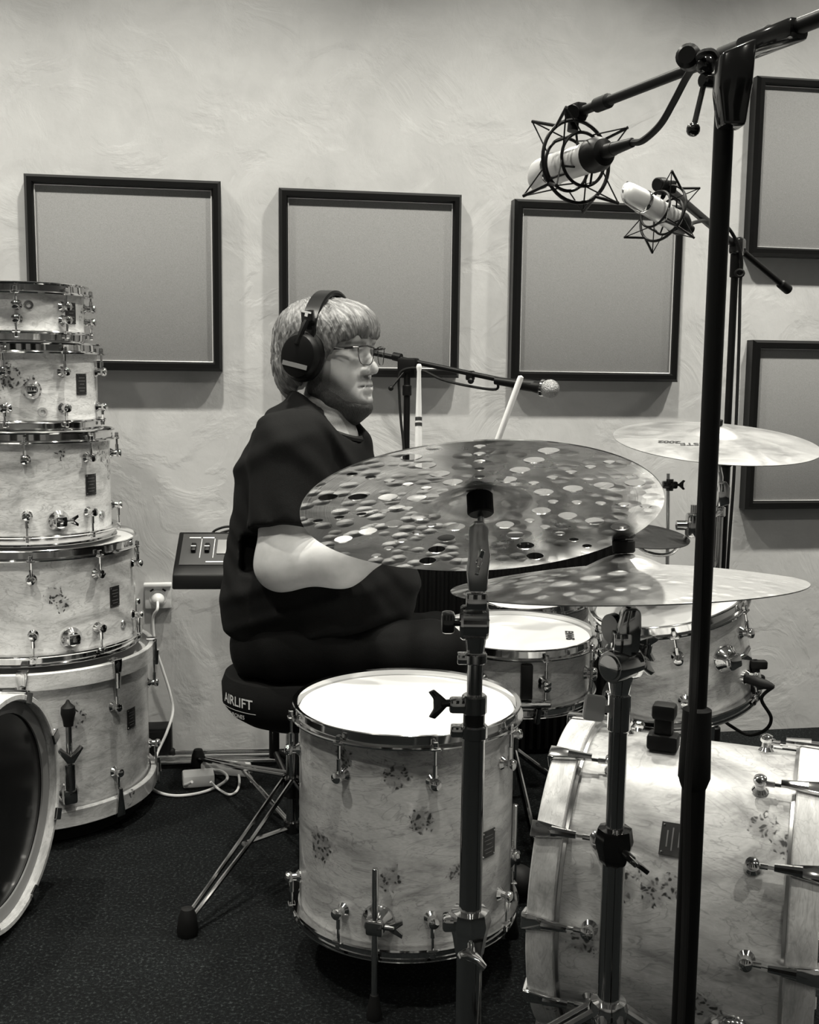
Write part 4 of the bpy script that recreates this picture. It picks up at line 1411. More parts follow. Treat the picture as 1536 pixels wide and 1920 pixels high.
MB().lathe([(0, -0.13), (0.0105, -0.13), (0.0115, -0.10), (0.0135, -0.03), (0.0175, -0.004), (0.0185, 0.0), (0, 0.0)], ve, vd, 20).build('body', M['black'], vm)
MB().lathe([(0.0185, -0.003), (0.0225, 0.0), (0.0225, 0.006), (0.019, 0.009)], ve, vd, 24).build('collar', M['chrome'], vm)
gm, N, L, b = newmat('grille_mesh')
b.inputs['Base Color'].default_value = g(0.30)
b.inputs['Metallic'].default_value = 0.9
b.inputs['Roughness'].default_value = 0.45
vv = coords(N, L)
vo = N.new('ShaderNodeTexVoronoi')
vo.inputs['Scale'].default_value = 450
L.new(vv, vo.inputs['Vector'])
bump(N, L, b, vo.outputs['Distance'], 0.8, 0.002)
MB().ball(ve + vd * 0.024, 0.0255, 24).build('grille', gm, vm)
e = ve - vd * 0.125
c3 = MB().tube(crom([e, at(930, 730, 2.930), at(880, 724, 2.955), at(830, 712, 2.970), at(800, 698, 2.985), at(775, 690, 2.990), at(750, 700, 3.000), at(749, 740, 3.005), at(752, 790, 3.010), at(757, 840, 3.010), at(757, 900, 3.010)], 6), 0.0036, 8).build('microphone_cable', M['rubber'], origin=e)
tag(c3, 'thin black cable drooping from the vocal microphone boom', 'cable')

# ------------------------------------------------------------------ things along the wall
# sampling pad behind the drummer's back
pc = at(425, 1047, 2.86)
pad = thing('sample_pad', 'black electronic drum pad with sliders behind the drummer\'s back', 'drum pad', Vector((pc.x, pc.y, pc.z - 0.066)))
Rp = Matrix.Rotation(dg(4), 3, 'Z') @ Matrix.Rotation(dg(34), 3, 'X')
Rq = Matrix.Rotation(dg(4), 3, 'Z')
side = [(-0.085, -0.066), (0.09, -0.066), (0.09, 0.055), (0.062, 0.06), (-0.055, -0.014), (-0.075, -0.03)]
Fs = Matrix((Rq @ Vector((0, 1, 0)), UP, Rq @ Vector((1, 0, 0)))).transposed()
MB().prism(side, 0.30, pc - Rq @ Vector((0.13, 0, 0)), Fs, 0.004).build('case', M['black'], pad)
tl_ = Vector((0, 0.117, 0.074)).normalized()


def pads(x, t):
    return pc + Rq @ (Vector((x, -0.055, -0.014)) + Vector((0, 0.117, 0.074)) * t)


nrm_p = Rq @ Vector((0, -0.074, 0.117)).normalized()
Ft = Matrix((Rq @ Vector((1, 0, 0)), Rq @ tl_, nrm_p)).transposed()
MB().box(pads(0.02, 0.5) + nrm_p * 0.0008, (0.275, 0.122, 0.002), Ft, 0.0005, 1).build('control_panel', plain('panel_plastic', 0.035, 0.4), pad)
for x in (-0.085, -0.050):
    kb_ = MB().box(pads(x, 0.50) + nrm_p * 0.006, (0.013, 0.030, 0.012), Ft, 0.003).build('slider', M['black'], pad)
    MB().box(pads(x, 0.50) + nrm_p * 0.0125, (0.013, 0.003, 0.001), Ft).build('slider_mark', M['offwhite'], kb_)
    MB().box(pads(x, 0.82) + nrm_p * 0.0022, (0.030, 0.004, 0.0006), Ft).build('print_line', M['offwhite'], pad)
for x in (-0.067, -0.033):
    MB().box(pads(x, 0.52) + nrm_p * 0.0022, (0.0016, 0.075, 0.0006), Ft).build('print_line', M['offwhite'], pad)
MB().box(pads(-0.005, 0.55) + nrm_p * 0.003, (0.040, 0.055, 0.004), Ft, 0.001).build('display', M['grey'], pad)
MB().box(pads(-0.02, 0.14) + nrm_p * 0.0022, (0.06, 0.004, 0.0006), Ft).build('print_line', M['offwhite'], pad)
for k, (a0, b0) in enumerate((((392, 1010), (432, 990)), ((402, 1012), (440, 996)))):
    pth = crom([at(a0[0], a0[1], 2.93), at((a0[0] + b0[0]) / 2 - 6, b0[1] + 3, 2.93), at(b0[0] + 8, b0[1], 2.94), at(470, 1030, 3.0), at(480, 1200, 3.02)], 6)
    cb = MB().tube(pth, 0.0032, 8).build('pad_cable', M['rubber'], origin=pth[0])
    tag(cb, ('outer' if k == 0 else 'inner') + ' of two black cables arching off the electronic drum pad', 'cable')
ps = thing('pad_stand', 'black stand under the electronic drum pad', 'stand', (pc.x + 0.12, pc.y + 0.02, 0))
MB().cyl((pc.x + 0.12, pc.y + 0.02, 0.09), (pc.x + 0.12, pc.y + 0.02, pc.z - 0.074), 0.014, n=14).build('column', M['black'], ps)
MB().box((pc.x + 0.09, pc.y + 0.01, pc.z - 0.0705), (0.14, 0.10, 0.008), Rq, 0.002).build('plate', M['black'], ps)
for a in (dg(90), dg(0), dg(300)):
    d = Vector((math.cos(a), math.sin(a), 0))
    w_ = Vector((pc.x + 0.12, pc.y + 0.02, 0))
    MB().cyl(w_ + UP * 0.11, w_ + UP * 0.012 + d * 0.17, 0.008, n=10).build('leg', M['black'], ps)

# black ribbed case at the wall, seen between drummer and cymbal
bc_ = on_wall(962, 1180, 0.07)
rb = thing('ribbed_case', 'wide black ribbed case against the wall behind the snare and toms', 'case', Vector((bc_.x, bc_.y, 0)))
top = on_wall(962, 1004, 0.07).z
Rw = Matrix((WT, -WN, UP)).transposed()
MB().box(Vector((bc_.x, bc_.y, top / 2)), (0.62, 0.10, top), Rw, 0.008).build('body', M['black'], rb)
for k in range(25):
    x = (k - 12) * 0.024
    MB().box(Vector((bc_.x, bc_.y, top / 2)) + WT * x + WN * 0.053, (0.010, 0.012, top - 0.03), Rw, 0.003, 1).build('rib', M['black'], rb)

# wall socket with plug and white lead
sc = on_wall(297, 1116, 0.0)
so = thing('wall_socket', 'white power socket on the plaster wall beside the drum stack', 'socket', sc)
MB().box(sc + WN * 0.008, (0.074, 0.072, 0.016), WR, 0.003).build('plate', M['white'], so)
MB().box(sc + WN * 0.017 + UP * 0.034, (0.078, 0.010, 0.024), WR, 0.002).build('cover_lip', M['white'], so)
MB().lathe([(0.0235, 0.014), (0.0235, 0.018), (0.0215, 0.018), (0.0195, 0.014)], sc - UP * 0.006, WN, 28).build('recess_ring', M['offwhite'], so)
for sx in (-1, 1):
    MB().box(sc + WN * 0.0165 + WT * (sx * 0.017) + UP * 0.018, (0.011, 0.0045, 0.002), WR @ Matrix.Rotation(-sx * 0.6, 3, 'Z')).build('slot', M['rubber'], so)
pb = sc + WN * 0.016 - UP * 0.008
ld = thing('power_lead', 'white power lead from the wall socket coiled on the carpet', 'cable', pb)
MB().lathe([(0, 0), (0.0185, 0), (0.0185, 0.012), (0.015, 0.022), (0.009, 0.028), (0, 0.030)], pb, WN, 22).build('plug', M['white'], ld)
fl = lambda px, py, h=0.006: at_height(px, py, h)
start = pb + WN * 0.024
path = [start, start + WN * 0.02 - UP * 0.02, on_wall(287, 1160, 0.05), on_wall(291, 1210, 0.045), on_wall(305, 1255, 0.04), on_wall(319, 1300, 0.04), on_wall(324, 1335, 0.05), on_wall(312, 1375, 0.08), on_wall(294, 1415, 0.11),
        fl(282, 1462), fl(290, 1482), fl(330, 1492), fl(385, 1484), fl(425, 1462, 0.014), fl(415, 1446, 0.018), fl(385, 1444, 0.018), fl(350, 1458, 0.014), fl(346, 1472, 0.010), fl(360, 1466, 0.03)]
MB().tube(crom(path, 8), 0.0040, 8).build('lead', M['white'], ld)
cp = [fl(395, 1466, 0.03), fl(408, 1478, 0.01), fl(430, 1490), fl(446, 1480), fl(448, 1455), fl(435, 1430), fl(405, 1414, 0.012), fl(375, 1410, 0.014), fl(357, 1417, 0.012), fl(362, 1424, 0.010)]
o = MB().tube(crom(cp, 8), 0.0034, 8).build('adapter_lead', M['white'], origin=cp[0])
tag(o, 'thin white lead looping from the white power adapter', 'cable')
ad = fl(372, 1470, 0.0)
o = MB().box(ad + UP * 0.017, (0.085, 0.06, 0.034), Matrix.Rotation(0.25, 3, 'Z'), 0.006).build('power_adapter', M['white'], origin=ad)
tag(o, 'small white power adapter lying inside the coiled lead', 'adapter')
sp_ = fl(424, 1450, 0.0)
pw = thing('power_strip', 'flat white power strip on the carpet beside the adapter', 'power strip', sp_)
Rz_ = Matrix.Rotation(dg(-10), 3, 'Z')
MB().box(sp_ + UP * 0.016, (0.135, 0.045, 0.03), Rz_, 0.005).build('case', M['offwhite'], pw)
for k in range(3):
    MB().lathe([(0.0, 0.0), (0.015, 0.0), (0.0165, 0.0012), (0.0, 0.0012)], sp_ + UP * 0.031 + Rz_ @ Vector(((k - 1) * 0.04, 0, 0)), n=16).build('outlet', M['grey'], pw)
# trunking on the wall, black box
tp = on_wall(250, 1118, 0.0)
o = MB().box(tp + WN * 0.006, (0.014, 0.075, 0.012), WR, 0.002).build('cable_trunking', M['white'], origin=tp)
tag(o, 'short white cable trunking on the wall beside the drum stack', 'trunking')
bp_ = on_wall(296, 1390, 0.0)
o = MB().box(Vector((bp_.x, bp_.y, 0.055)) + WN * 0.035, (0.085, 0.11, 0.066), WR, 0.004).box(Vector((bp_.x, bp_.y, 0.055)) + WN * 0.069, (0.070, 0.092, 0.003), WR, 0.001).build('floor_box', M['rubber'], origin=Vector((bp_.x, bp_.y, 0)))
tag(o, 'black box standing on the carpet at the foot of the wall', 'box')
# folded chrome stand lying along the wall
fa, fb = fl(268, 1424, 0.02), fl(548, 1418, 0.02)
fd = (fb - fa).normalized()
fs = thing('folded_stand', 'folded chrome hardware stand lying on the carpet along the wall', 'stand', Vector((fa.x, fa.y, 0)))
MB().cyl(fa, fa + fd * 0.46, 0.0125, n=16).build('lower_tube', M['chrome'], fs)
MB().cyl(fa + fd * 0.44, fb + fd * 0.12, 0.0095, n=16).build('upper_tube', M['dark_chrome'], fs)
nx_ = UP.cross(fd)
for k, (o1, s0, s1_) in enumerate(((0.022, 0.05, 0.40), (-0.022, 0.02, 0.38), (0.012, 0.08, 0.42))):
    up_ = UP * (0.016 if k == 2 else -0.004)
    MB().cyl(fa + fd * s0 + nx_ * o1 + up_, fa + fd * s1_ + nx_ * o1 + up_, 0.0065, n=12).build('folded_leg', M['chrome'], fs)
    MB().ball(fa + fd * s0 + nx_ * o1 + up_, 0.0125, 12).build('rubber_foot', M['rubber'], fs)
for t_ in (0.40, 0.45):
    MB().cyl(fa + fd * t_, fa + fd * (t_ + 0.03), 0.0175, n=18, bev=0.002).build('clamp', M['dark_chrome'], fs)
wing_nut(fa + fd * 0.465 + UP * 0.015, UP, fd, 0.016).build('wing_nut', M['chrome'], fs)

# ------------------------------------------------------------------ drum throne
tc_ = at(548, 1305, 2.48)
tx, ty = tc_.x, tc_.y
thn = thing('drum_throne', 'round black drum throne with printed lettering under the drummer', 'stool', (tx, ty, 0))
zt, zb_ = at(548, 1248, 2.48).z, at(548, 1345, 2.48).z
RT_ = 0.158
MB().lathe([(0, zt), (RT_ - 0.03, zt), (RT_ - 0.008, zt - 0.008), (RT_, zt - 0.03), (RT_ - 0.002, zb_ + 0.045), (RT_ - 0.02, zb_ + 0.02), (RT_ - 0.05, zb_), (0, zb_)], (tx, ty, 0), n=56).build('seat', mat_fabric('seat_cloth', 0.010, 700, 0.85), thn)
MB().lathe([(0, zb_), (0.075, zb_), (0.078, zb_ - 0.012), (0.055, zb_ - 0.022), (0.02, zb_ - 0.024), (0, zb_ - 0.024)], (tx, ty, 0), n=30).build('seat_plate', M['black'], thn)
MB().cyl((tx, ty, 0.07), (tx, ty, zb_ - 0.02), 0.0145, n=18).build('column', M['dark_chrome'], thn)
MB().cyl((tx, ty, 0.155), (tx, ty, 0.20), 0.021, n=18, bev=0.003).build('tripod_collar', M['black_gloss'], thn)
MB().cyl((tx, ty, 0.07), (tx, ty, 0.10), 0.020, n=18, bev=0.003).build('brace_collar', M['black_gloss'], thn)
cdn = math.atan2(-ty, -tx)


def seatprint(a0, zc):
    def pl(x, y):
        a = cdn + a0 + x / (RT_ + 0.001)
        return Vector(((RT_ + 0.0012) * math.cos(a), (RT_ + 0.0012) * math.sin(a), zc + y))
    return pl


zl_ = zb_ + 0.068
lettering('seat_print', 'AIRLIFT', 0.030, M['piping'], seatprint(dg(-50), zl_), thn, 0.0004)
lettering('seat_print', 'THRONES', 0.0125, M['piping'], seatprint(dg(-50), zl_ - 0.030), thn)
st_ = MB()
for k in range(9):
    a = cdn + dg(-50) + (k / 8 - 0.5) * 0.115 / RT_
    for zz in (zl_ - 0.0190, zl_ - 0.0178):
        st_.v.append(Vector(((RT_ + 0.0012) * math.cos(a), (RT_ + 0.0012) * math.sin(a), zz)))
st_.f = [(2 * k, 2 * k + 2, 2 * k + 3, 2 * k + 1) for k in range(8)]
st_.build('print_rule', M['piping'], thn, local=True)
feet = [at_height(352, 1752, 0.0), at_height(372, 1440, 0.0)]
f3_ = Vector((2.9 * tx - feet[0].x - feet[1].x, 2.9 * ty - feet[0].y - feet[1].y, 0))
f3_ = Vector((tx, ty, 0)) + (f3_ - Vector((tx, ty, 0))).normalized() * 0.30
for fp in feet + [f3_]:
    c0 = Vector((tx, ty, 0))
    d = (fp - c0).normalized()
    sd = Vector((-d.y, d.x, 0)) * 0.012
    kx = c0 + (fp - c0) * 0.5 + UP * 0.115
    for sg in (-1, 1):
        MB().tube([c0 + UP * 0.20 + d * 0.02 + sd * sg, kx + sd * sg, fp + UP * 0.03 + sd * sg * 0.5], 0.0052, 8).build('leg', M['dark_chrome'], thn)
    MB().tube([c0 + UP * 0.085 + d * 0.018, kx], 0.0058, 8).build('leg_brace', M['dark_chrome'], thn)
    MB().lathe([(0, 0), (0.020, 0), (0.022, 0.01), (0.018, 0.04), (0.012, 0.055), (0, 0.057)], fp, n=16).build('rubber_foot', M['rubber'], thn)

# ------------------------------------------------------------------ the drummer: smooth distance-field modelling
class Field:
    """a sampled distance field; shapes are blended in one by one, then the zero level becomes a mesh"""

    def __init__(self, lo, hi, h):
        self.lo, self.h = np.array(lo, np.float32), h
        self.n = np.ceil((np.array(hi) - np.array(lo)) / h).astype(int) + 1
        self.D = np.full(self.n, 1.0, np.float32)

    def grid(self, lo, hi, m):
        a = np.clip(np.floor((np.array(lo) - m - self.lo) / self.h).astype(int), 0, self.n)
        b = np.clip(np.ceil((np.array(hi) + m - self.lo) / self.h).astype(int) + 1, 0, self.n)
        s = tuple(slice(x, y) for x, y in zip(a, b))
        ax = [self.lo[i] + self.h * np.arange(a[i], b[i], dtype=np.float32) for i in range(3)]
        return s, np.meshgrid(*ax, indexing='ij', sparse=True)

    def put(self, s, d, k, op):
        a = self.D[s]
        if op == 'add':
            t = np.clip(0.5 + 0.5 * (a - d) / k, 0, 1)
            self.D[s] = a * (1 - t) + d * t - k * t * (1 - t)
        else:
            d = -d
            t = np.clip(0.5 - 0.5 * (a - d) / k, 0, 1)
            self.D[s] = a * (1 - t) + d * t + k * t * (1 - t)

    def cone(self, a, b, ra, rb, k=0.02, op='add'):
        """tapered capsule"""
        a, b = np.array(a), np.array(b)
        r = max(ra, rb)
        s, (X, Y, Z) = self.grid(np.minimum(a, b) - r, np.maximum(a, b) + r, 0.06)
        d = b - a
        L2 = max(float(d @ d), 1e-9)
        t = np.clip(((X - a[0]) * d[0] + (Y - a[1]) * d[1] + (Z - a[2]) * d[2]) / L2, 0, 1)
        q = np.sqrt((X - a[0] - t * d[0]) ** 2 + (Y - a[1] - t * d[1]) ** 2 + (Z - a[2] - t * d[2]) ** 2) - (ra + (rb - ra) * t)
        self.put(s, q, k, op)
        return self

    def ell(self, c, R, rad, k=0.03, op='add'):
        """ellipsoid; R holds its axes as columns"""
        c = np.array(c)
        m = max(rad)
        s, (X, Y, Z) = self.grid(c - m, c + m, 0.06)
        A = np.array(R)
        u = [((X - c[0]) * A[0, i] + (Y - c[1]) * A[1, i] + (Z - c[2]) * A[2, i]) for i in range(3)]
        k0 = np.sqrt(sum((u[i] / rad[i]) ** 2 for i in range(3)))
        k1 = np.sqrt(sum((u[i] / rad[i] ** 2) ** 2 for i in range(3)))
        self.put(s, k0 * (k0 - 1) / np.maximum(k1, 1e-6), k, op)
        return self

    def half(self, p, nrm, k=0.01, lo=None, hi=None):
        """cut away everything on the side that nrm points to"""
        lo = self.lo if lo is None else lo
        hi = self.lo + self.h * self.n if hi is None else hi
        s, (X, Y, Z) = self.grid(lo, hi, 0)
        d = -((X - p[0]) * nrm[0] + (Y - p[1]) * nrm[1] + (Z - p[2]) * nrm[2])
        self.put(s, d + 0 * (X + Y + Z), k, 'cut')
        return self

    def wrinkle(self, fn):
        X, Y, Z = np.meshgrid(*[self.lo[i] + self.h * np.arange(self.n[i], dtype=np.float32) for i in range(3)], indexing='ij', sparse=True)
        self.D += fn(X, Y, Z).astype(np.float32)
        return self

    def mesh(self, smooth=1):
        D, h = self.D, self.h
        S = D < 0
        c = [S[i:S.shape[0] - 1 + i, j:S.shape[1] - 1 + j, k:S.shape[2] - 1 + k] for i in (0, 1) for j in (0, 1) for k in (0, 1)]
        cnt = sum(x.astype(np.int8) for x in c)
        act = (cnt > 0) & (cnt < 8)
        I = np.argwhere(act)
        idx = np.full(act.shape, -1, np.int64)
        idx[act] = np.arange(len(I))
        off = np.array([(i, j, k) for i in (0, 1) for j in (0, 1) for k in (0, 1)])
        val = np.stack([D[I[:, 0] + o[0], I[:, 1] + o[1], I[:, 2] + o[2]] for o in off], 1)
        acc = np.zeros((len(I), 3))
        num = np.zeros(len(I))
        for a in range(8):
            for b in range(a + 1, 8):
                if np.abs(off[a] - off[b]).sum() != 1:
                    continue
                va, vb = val[:, a], val[:, b]
                m = (va < 0) != (vb < 0)
                t = va[m] / (va[m] - vb[m])
                acc[m] += off[a] + t[:, None] * (off[b] - off[a])
                num[m] += 1
        V = self.lo + h * (I + acc / num[:, None])
        F = []
        for ax in range(3):
            e = np.eye(3, dtype=int)[ax]
            p, q = [i for i in range(3) if i != ax]
            sl0 = [slice(1, None)] * 3
            sl0[ax] = slice(0, -1)
            sl1 = [slice(1, None)] * 3
            sl1[ax] = slice(1, None)
            A, B = S[tuple(sl0)], S[tuple(sl1)]
            W = np.argwhere(A != B)
            if not len(W):
                continue
            inside = A[W[:, 0], W[:, 1], W[:, 2]]
            base = W.copy()
            base[:, p] += 1
            base[:, q] += 1
            ep, eq = np.eye(3, dtype=int)[p], np.eye(3, dtype=int)[q]
            ok = (base[:, p] < act.shape[p]) & (base[:, q] < act.shape[q])
            base, inside = base[ok], inside[ok]
            g4 = [idx[tuple((base - x).T)] for x in (ep + eq, eq, 0 * ep, ep)]
            Q = np.stack(g4, 1)
            flip = inside if ax != 1 else ~inside
            Q[~flip] = Q[~flip][:, ::-1]
            F.append(Q)
        F = np.concatenate(F)
        F = F[(F >= 0).all(1)]
        for _ in range(smooth):
            nb = np.zeros_like(V)
            cn = np.zeros(len(V))
            for a in range(4):
                np.add.at(nb, F[:, a], V[F[:, (a + 1) % 4]] + V[F[:, (a + 3) % 4]])
                np.add.at(cn, F[:, a], 2)
            V = 0.4 * V + 0.6 * nb / np.maximum(cn, 1)[:, None]
        return V, F

    def build(self, name, mat, parent=None, origin=None, smooth=1):
        V, F = self.mesh(smooth)
        off = np.array(ORG[parent.name] if parent is not None else origin)
        me = bpy.data.meshes.new(name)
        me.from_pydata((V - off).tolist(), [], F.tolist())
        me.polygons.foreach_set('use_smooth', [True] * len(me.polygons))
        me.materials.append(mat)
        me.update()
        o = link(name, me, parent)
        if parent is None:
            o.location = Vector(origin)
            ORG[o.name] = Vector(origin)
        return o, V


# frames: body faces the right of the photo, turned a little towards the camera
by_ = dg(-20)
bf = Vector((math.cos(by_), math.sin(by_), 0))
bl_ = Vector((-bf.y, bf.x, 0))                       # his left
BR = Matrix((bf, bl_, UP)).transposed()
hy = dg(-24)
hf = Vector((math.cos(hy), math.sin(hy), -0.03)).normalized()
hl = UP.cross(hf).normalized()
hu = hf.cross(hl)
HR = Matrix((hf, hl, hu)).transposed()
HC = at(614, 666, 2.50)                               # centre of the head
HP = lambda x, y, z: HC + HR @ Vector((x, y, z)) * 1.06
HS = 1.06

sh_r, sh_l = at(545, 842, 2.32), at(600, 838, 2.70)
el_r, wr_r = at(528, 1058, 2.28), at(752, 1004, 2.20)
el_l, wr_l = at(690, 1040, 2.82), at(838, 968, 2.66)
# sticks
sR0, sR1 = at(783, 1030, 2.17), at(786, 682, 2.20)
sL0, sL1 = at(882, 965, 2.62), at(978, 704, 2.56)


def grip(F, stick0, stick1, wrist, palm_side, k=0.010):
    """closed hand: palm, four curled fingers and a thumb around the stick; returns nothing"""
    s = (Vector(stick1) - Vector(stick0)).normalized()
    c = Vector(stick0) + s * 0.085
    w = Vector(wrist)
    q = (c - w)
    q = (q - s * q.dot(s)).normalized()
    p = s.cross(q)
    if p.dot(palm_side) < 0:
        p = -p
    P = lambda a, b, d: c + p * a + q * b + s * d
    kn = []
    for i, d in enumerate((0.030, 0.010, -0.010, -0.029)):
        r = (0.0098, 0.0102, 0.0098, 0.0088)[i]
        l = (1.0, 1.08, 1.0, 0.84)[i]
        k0 = P(0.026, 0.004, d)
        F.cone(P(0.024, -0.062, d * 0.55), k0, 0.0135, 0.0118, 0.012)            # metacarpal
        pts = [k0, P(0.019, 0.034 * l, d), P(-0.012, 0.034 * l, d * 0.98), P(-0.024, 0.010, d * 0.96), P(-0.015, -0.010, d * 0.95)]
        for a, b in zip(pts, pts[1:]):
            F.cone(a, b, r, r * 0.95, 0.004)
            r *= 0.96
    F.cone(P(0.016, -0.050, 0.018), P(0.000, -0.030, 0.040), 0.0165, 0.0125, 0.012)  # thumb, leaves the side of the palm
    F.cone(P(0.000, -0.030, 0.040), P(-0.018, -0.008, 0.046), 0.0118, 0.0105, 0.006)
    F.cone(P(-0.018, -0.008, 0.046), P(-0.022, 0.014, 0.043), 0.0105, 0.0085, 0.005)
    F.cone(w, P(0.022, -0.060, 0.0), 0.028, 0.024, 0.03)
    F.ell(P(0.022, -0.035, 0.0), Matrix((p, q, s)).transposed(), (0.016, 0.036, 0.036), 0.012)


lo = np.minimum.reduce([np.array(v) for v in (at(400, 540, 2.2), at(400, 1130, 2.9), at(950, 540, 2.1), at(950, 1130, 2.9), at(400, 900, 2.1))])
hi = np.maximum.reduce([np.array(v) for v in (at(420, 540, 2.9), at(950, 540, 2.9), at(950, 1130, 2.9))])
B = Field(lo, hi, 0.0032)
# trunk core (under the shirt), so that head and arms are one continuous body
B.ell(at(577, 885, 2.51), BR, (0.125, 0.18, 0.15), 0.05)
B.cone(at(600, 800, 2.50), HP(-0.018, 0, -0.06), 0.070, 0.060, 0.05)
B.cone(sh_r, sh_l, 0.060, 0.060, 0.06)
# arms
B.cone(sh_r, el_r, 0.060, 0.052, 0.04)
em = at(640, 1050, 2.25)
B.cone(el_r, em, 0.050, 0.052, 0.03)
B.cone(em, wr_r, 0.052, 0.030, 0.03)
B.cone(sh_l, el_l, 0.060, 0.050, 0.04)
B.cone(el_l, wr_l, 0.052, 0.029, 0.03)
grip(B, sR0, sR1, wr_r, NEAR)
grip(B, sL0, sL1, wr_l, -NEAR)
# head
E = lambda x, y, z, rx, ry, rz, k=0.02, op='add': B.ell(HP(x, y, z), HR, (rx * HS, ry * HS, rz * HS), k, op)
C = lambda a, b, ra, rb, k=0.01, op='add': B.cone(HP(*a), HP(*b), ra * HS, rb * HS, k, op)
E(-0.010, 0, 0.032, 0.096, 0.077, 0.078)
E(0.030, 0, -0.020, 0.062, 0.062, 0.082, 0.03)
E(0.044, 0, -0.078, 0.051, 0.054, 0.036, 0.03)
E(0.020, 0, -0.105, 0.050, 0.050, 0.030, 0.03)
C((0.086, -0.010, -0.094), (0.086, 0.010, -0.094), 0.019, 0.019, 0.025)
for sg in (-1, 1):
    E(0.052, sg * 0.034, -0.036, 0.034, 0.030, 0.032, 0.02)
    E(0.066, sg * 0.034, -0.006, 0.026, 0.026, 0.016, 0.015)
C((0.080, -0.034, 0.034), (0.080, 0.034, 0.034), 0.014, 0.014, 0.02)
E(0.070, 0, 0.055, 0.026, 0.050, 0.034, 0.03)
C((0.088, 0, 0.014), (0.108, 0, -0.022), 0.0080, 0.0105, 0.012)
C((0.108, 0, -0.022), (0.113, 0, -0.027), 0.0105, 0.0095, 0.008)
for sg in (-1, 1):
    E(0.099, sg * 0.0125, -0.031, 0.011, 0.0075, 0.008, 0.006)
    E(0.103, sg * 0.0065, -0.0380, 0.006, 0.0035, 0.0035, 0.003, 'cut')
    E(0.100, sg * 0.034, 0.010, 0.017, 0.017, 0.011, 0.012, 'cut')
    E(0.080, sg * 0.033, 0.009, 0.0125, 0.0135, 0.0120, 0.004)
    C((0.0905, sg * 0.022, 0.0155), (0.0865, sg * 0.046, 0.0145), 0.0032, 0.0028, 0.004)
    E(-0.012, sg * 0.077, -0.004, 0.022, 0.008, 0.030, 0.008)
C((0.0960, -0.012, -0.0555), (0.0960, 0.012, -0.0555), 0.0075, 0.0075, 0.014)
C((0.0945, -0.013, -0.0690), (0.0945, 0.013, -0.0690), 0.0078, 0.0078, 0.014)
for sg in (-1, 1):
    mp_ = [(0.1045, 0.0, -0.0622), (0.1030, sg * 0.011, -0.0626), (0.0965, sg * 0.020, -0.0636), (0.0900, sg * 0.027, -0.0660)]
    for q0_, q1_ in zip(mp_, mp_[1:]):
        C(q0_, q1_, 0.0022, 0.0020, 0.003, 'cut')
E(0.102, 0, -0.043, 0.004, 0.004, 0.010, 0.006, 'cut')
E(0.104, 0, -0.081, 0.006, 0.018, 0.004, 0.01, 'cut')

skin, N, L, b = newmat('skin')
at_ = N.new('ShaderNodeAttribute')
at_.attribute_name = 'beard'
nz = noise(N, L, coords(N, L), 900, 2, 0.6)
c_skin = ramp(N, L, noise(N, L, coords(N, L), 30, 4, 0.6), [(0.3, 0.39), (0.7, 0.48)])
fc = N.new('ShaderNodeMath')
fc.operation = 'MULTIPLY'
L.new(at_.outputs['Fac'], fc.inputs[0])
L.new(ramp(N, L, nz, [(0.3, 0.75), (0.7, 1.0)]), fc.inputs[1])
L.new(mixc(N, L, fc.outputs[0], c_skin, g(0.022)), b.inputs['Base Color'])
b.inputs['Roughness'].default_value = 0.5
b.inputs['Subsurface Weight'].default_value = 0.08
b.inputs['Subsurface Radius'].default_value = (0.01, 0.008, 0.006)
body_org = Vector((tx, ty, zt))
person, V = B.build('person', skin, origin=body_org, smooth=1)
tag(person, 'drummer in a black t-shirt and headphones, glasses, seated with a stick in each hand', 'person')
# beard stubble, eyebrows and painted mouth-crease shade as a skin attribute, from the shape of the head
Q = (V - np.array(HC)) @ np.array(HR) / HS
def smooth01(x, a, b_):
    t = np.clip((x - a) / (b_ - a), 0, 1)
    return t * t * (3 - 2 * t)
x, y, z = Q[:, 0], Q[:, 1], Q[:, 2]
line = -0.034 - 0.95 * np.clip(x - 0.045, 0, 0.05)          # upper edge of the beard falls towards the mouth
bd_ = smooth01(-z, -line - 0.016, -line + 0.020) * smooth01(-z, -0.2, 0.0) * smooth01(z, -0.165, -0.14) * smooth01(x, -0.022, 0.0)
mouth = np.exp(-(((z + 0.062) / 0.016) ** 2 + (y / 0.026) ** 2)) * (x > 0.06)
bd_ = bd_ * (1 - 0.95 * np.clip(mouth * 1.3, 0, 1))
chin = np.exp(-(((z + 0.082) / 0.012) ** 2 + (y / 0.030) ** 2)) * (x > 0.06)
bd_ = bd_ * (1 - 0.45 * chin)
mst = smooth01(z, -0.056, -0.050) * smooth01(-z, 0.035, 0.043) * smooth01(-np.abs(y), -0.036, -0.026) * (x > 0.074)
mouth_shade = np.exp(-(((z + 0.0622 + 2.2 * y * y) / 0.0024) ** 2 + (y / 0.026) ** 4)) * (x > 0.078)  # dark line painted along the mouth cut, as shade between the lips
side_ = smooth01(x, -0.022, -0.005) * smooth01(-x, -0.022, -0.008) * smooth01(-z, -0.02, 0.02) * smooth01(z, -0.09, -0.05) * (np.abs(y) > 0.045)
brow = np.exp(-(((z - 0.029 + 0.12 * np.abs(np.abs(y) - 0.034)) / 0.0042) ** 2)) * (np.abs(y) > 0.014) * (np.abs(y) < 0.054) * (x > 0.06)
lid = np.exp(-((z - 0.0135) / 0.0036) ** 2) * (np.abs(np.abs(y) - 0.034) < 0.014) * (x > 0.075)
pup = np.exp(-(((z - 0.0085) / 0.0048) ** 2 + ((np.abs(y) - 0.030) / 0.0050) ** 2)) * (x > 0.080)
near_head = (np.abs(x) < 0.2) & (np.abs(y) < 0.12) & (np.abs(z) < 0.19)
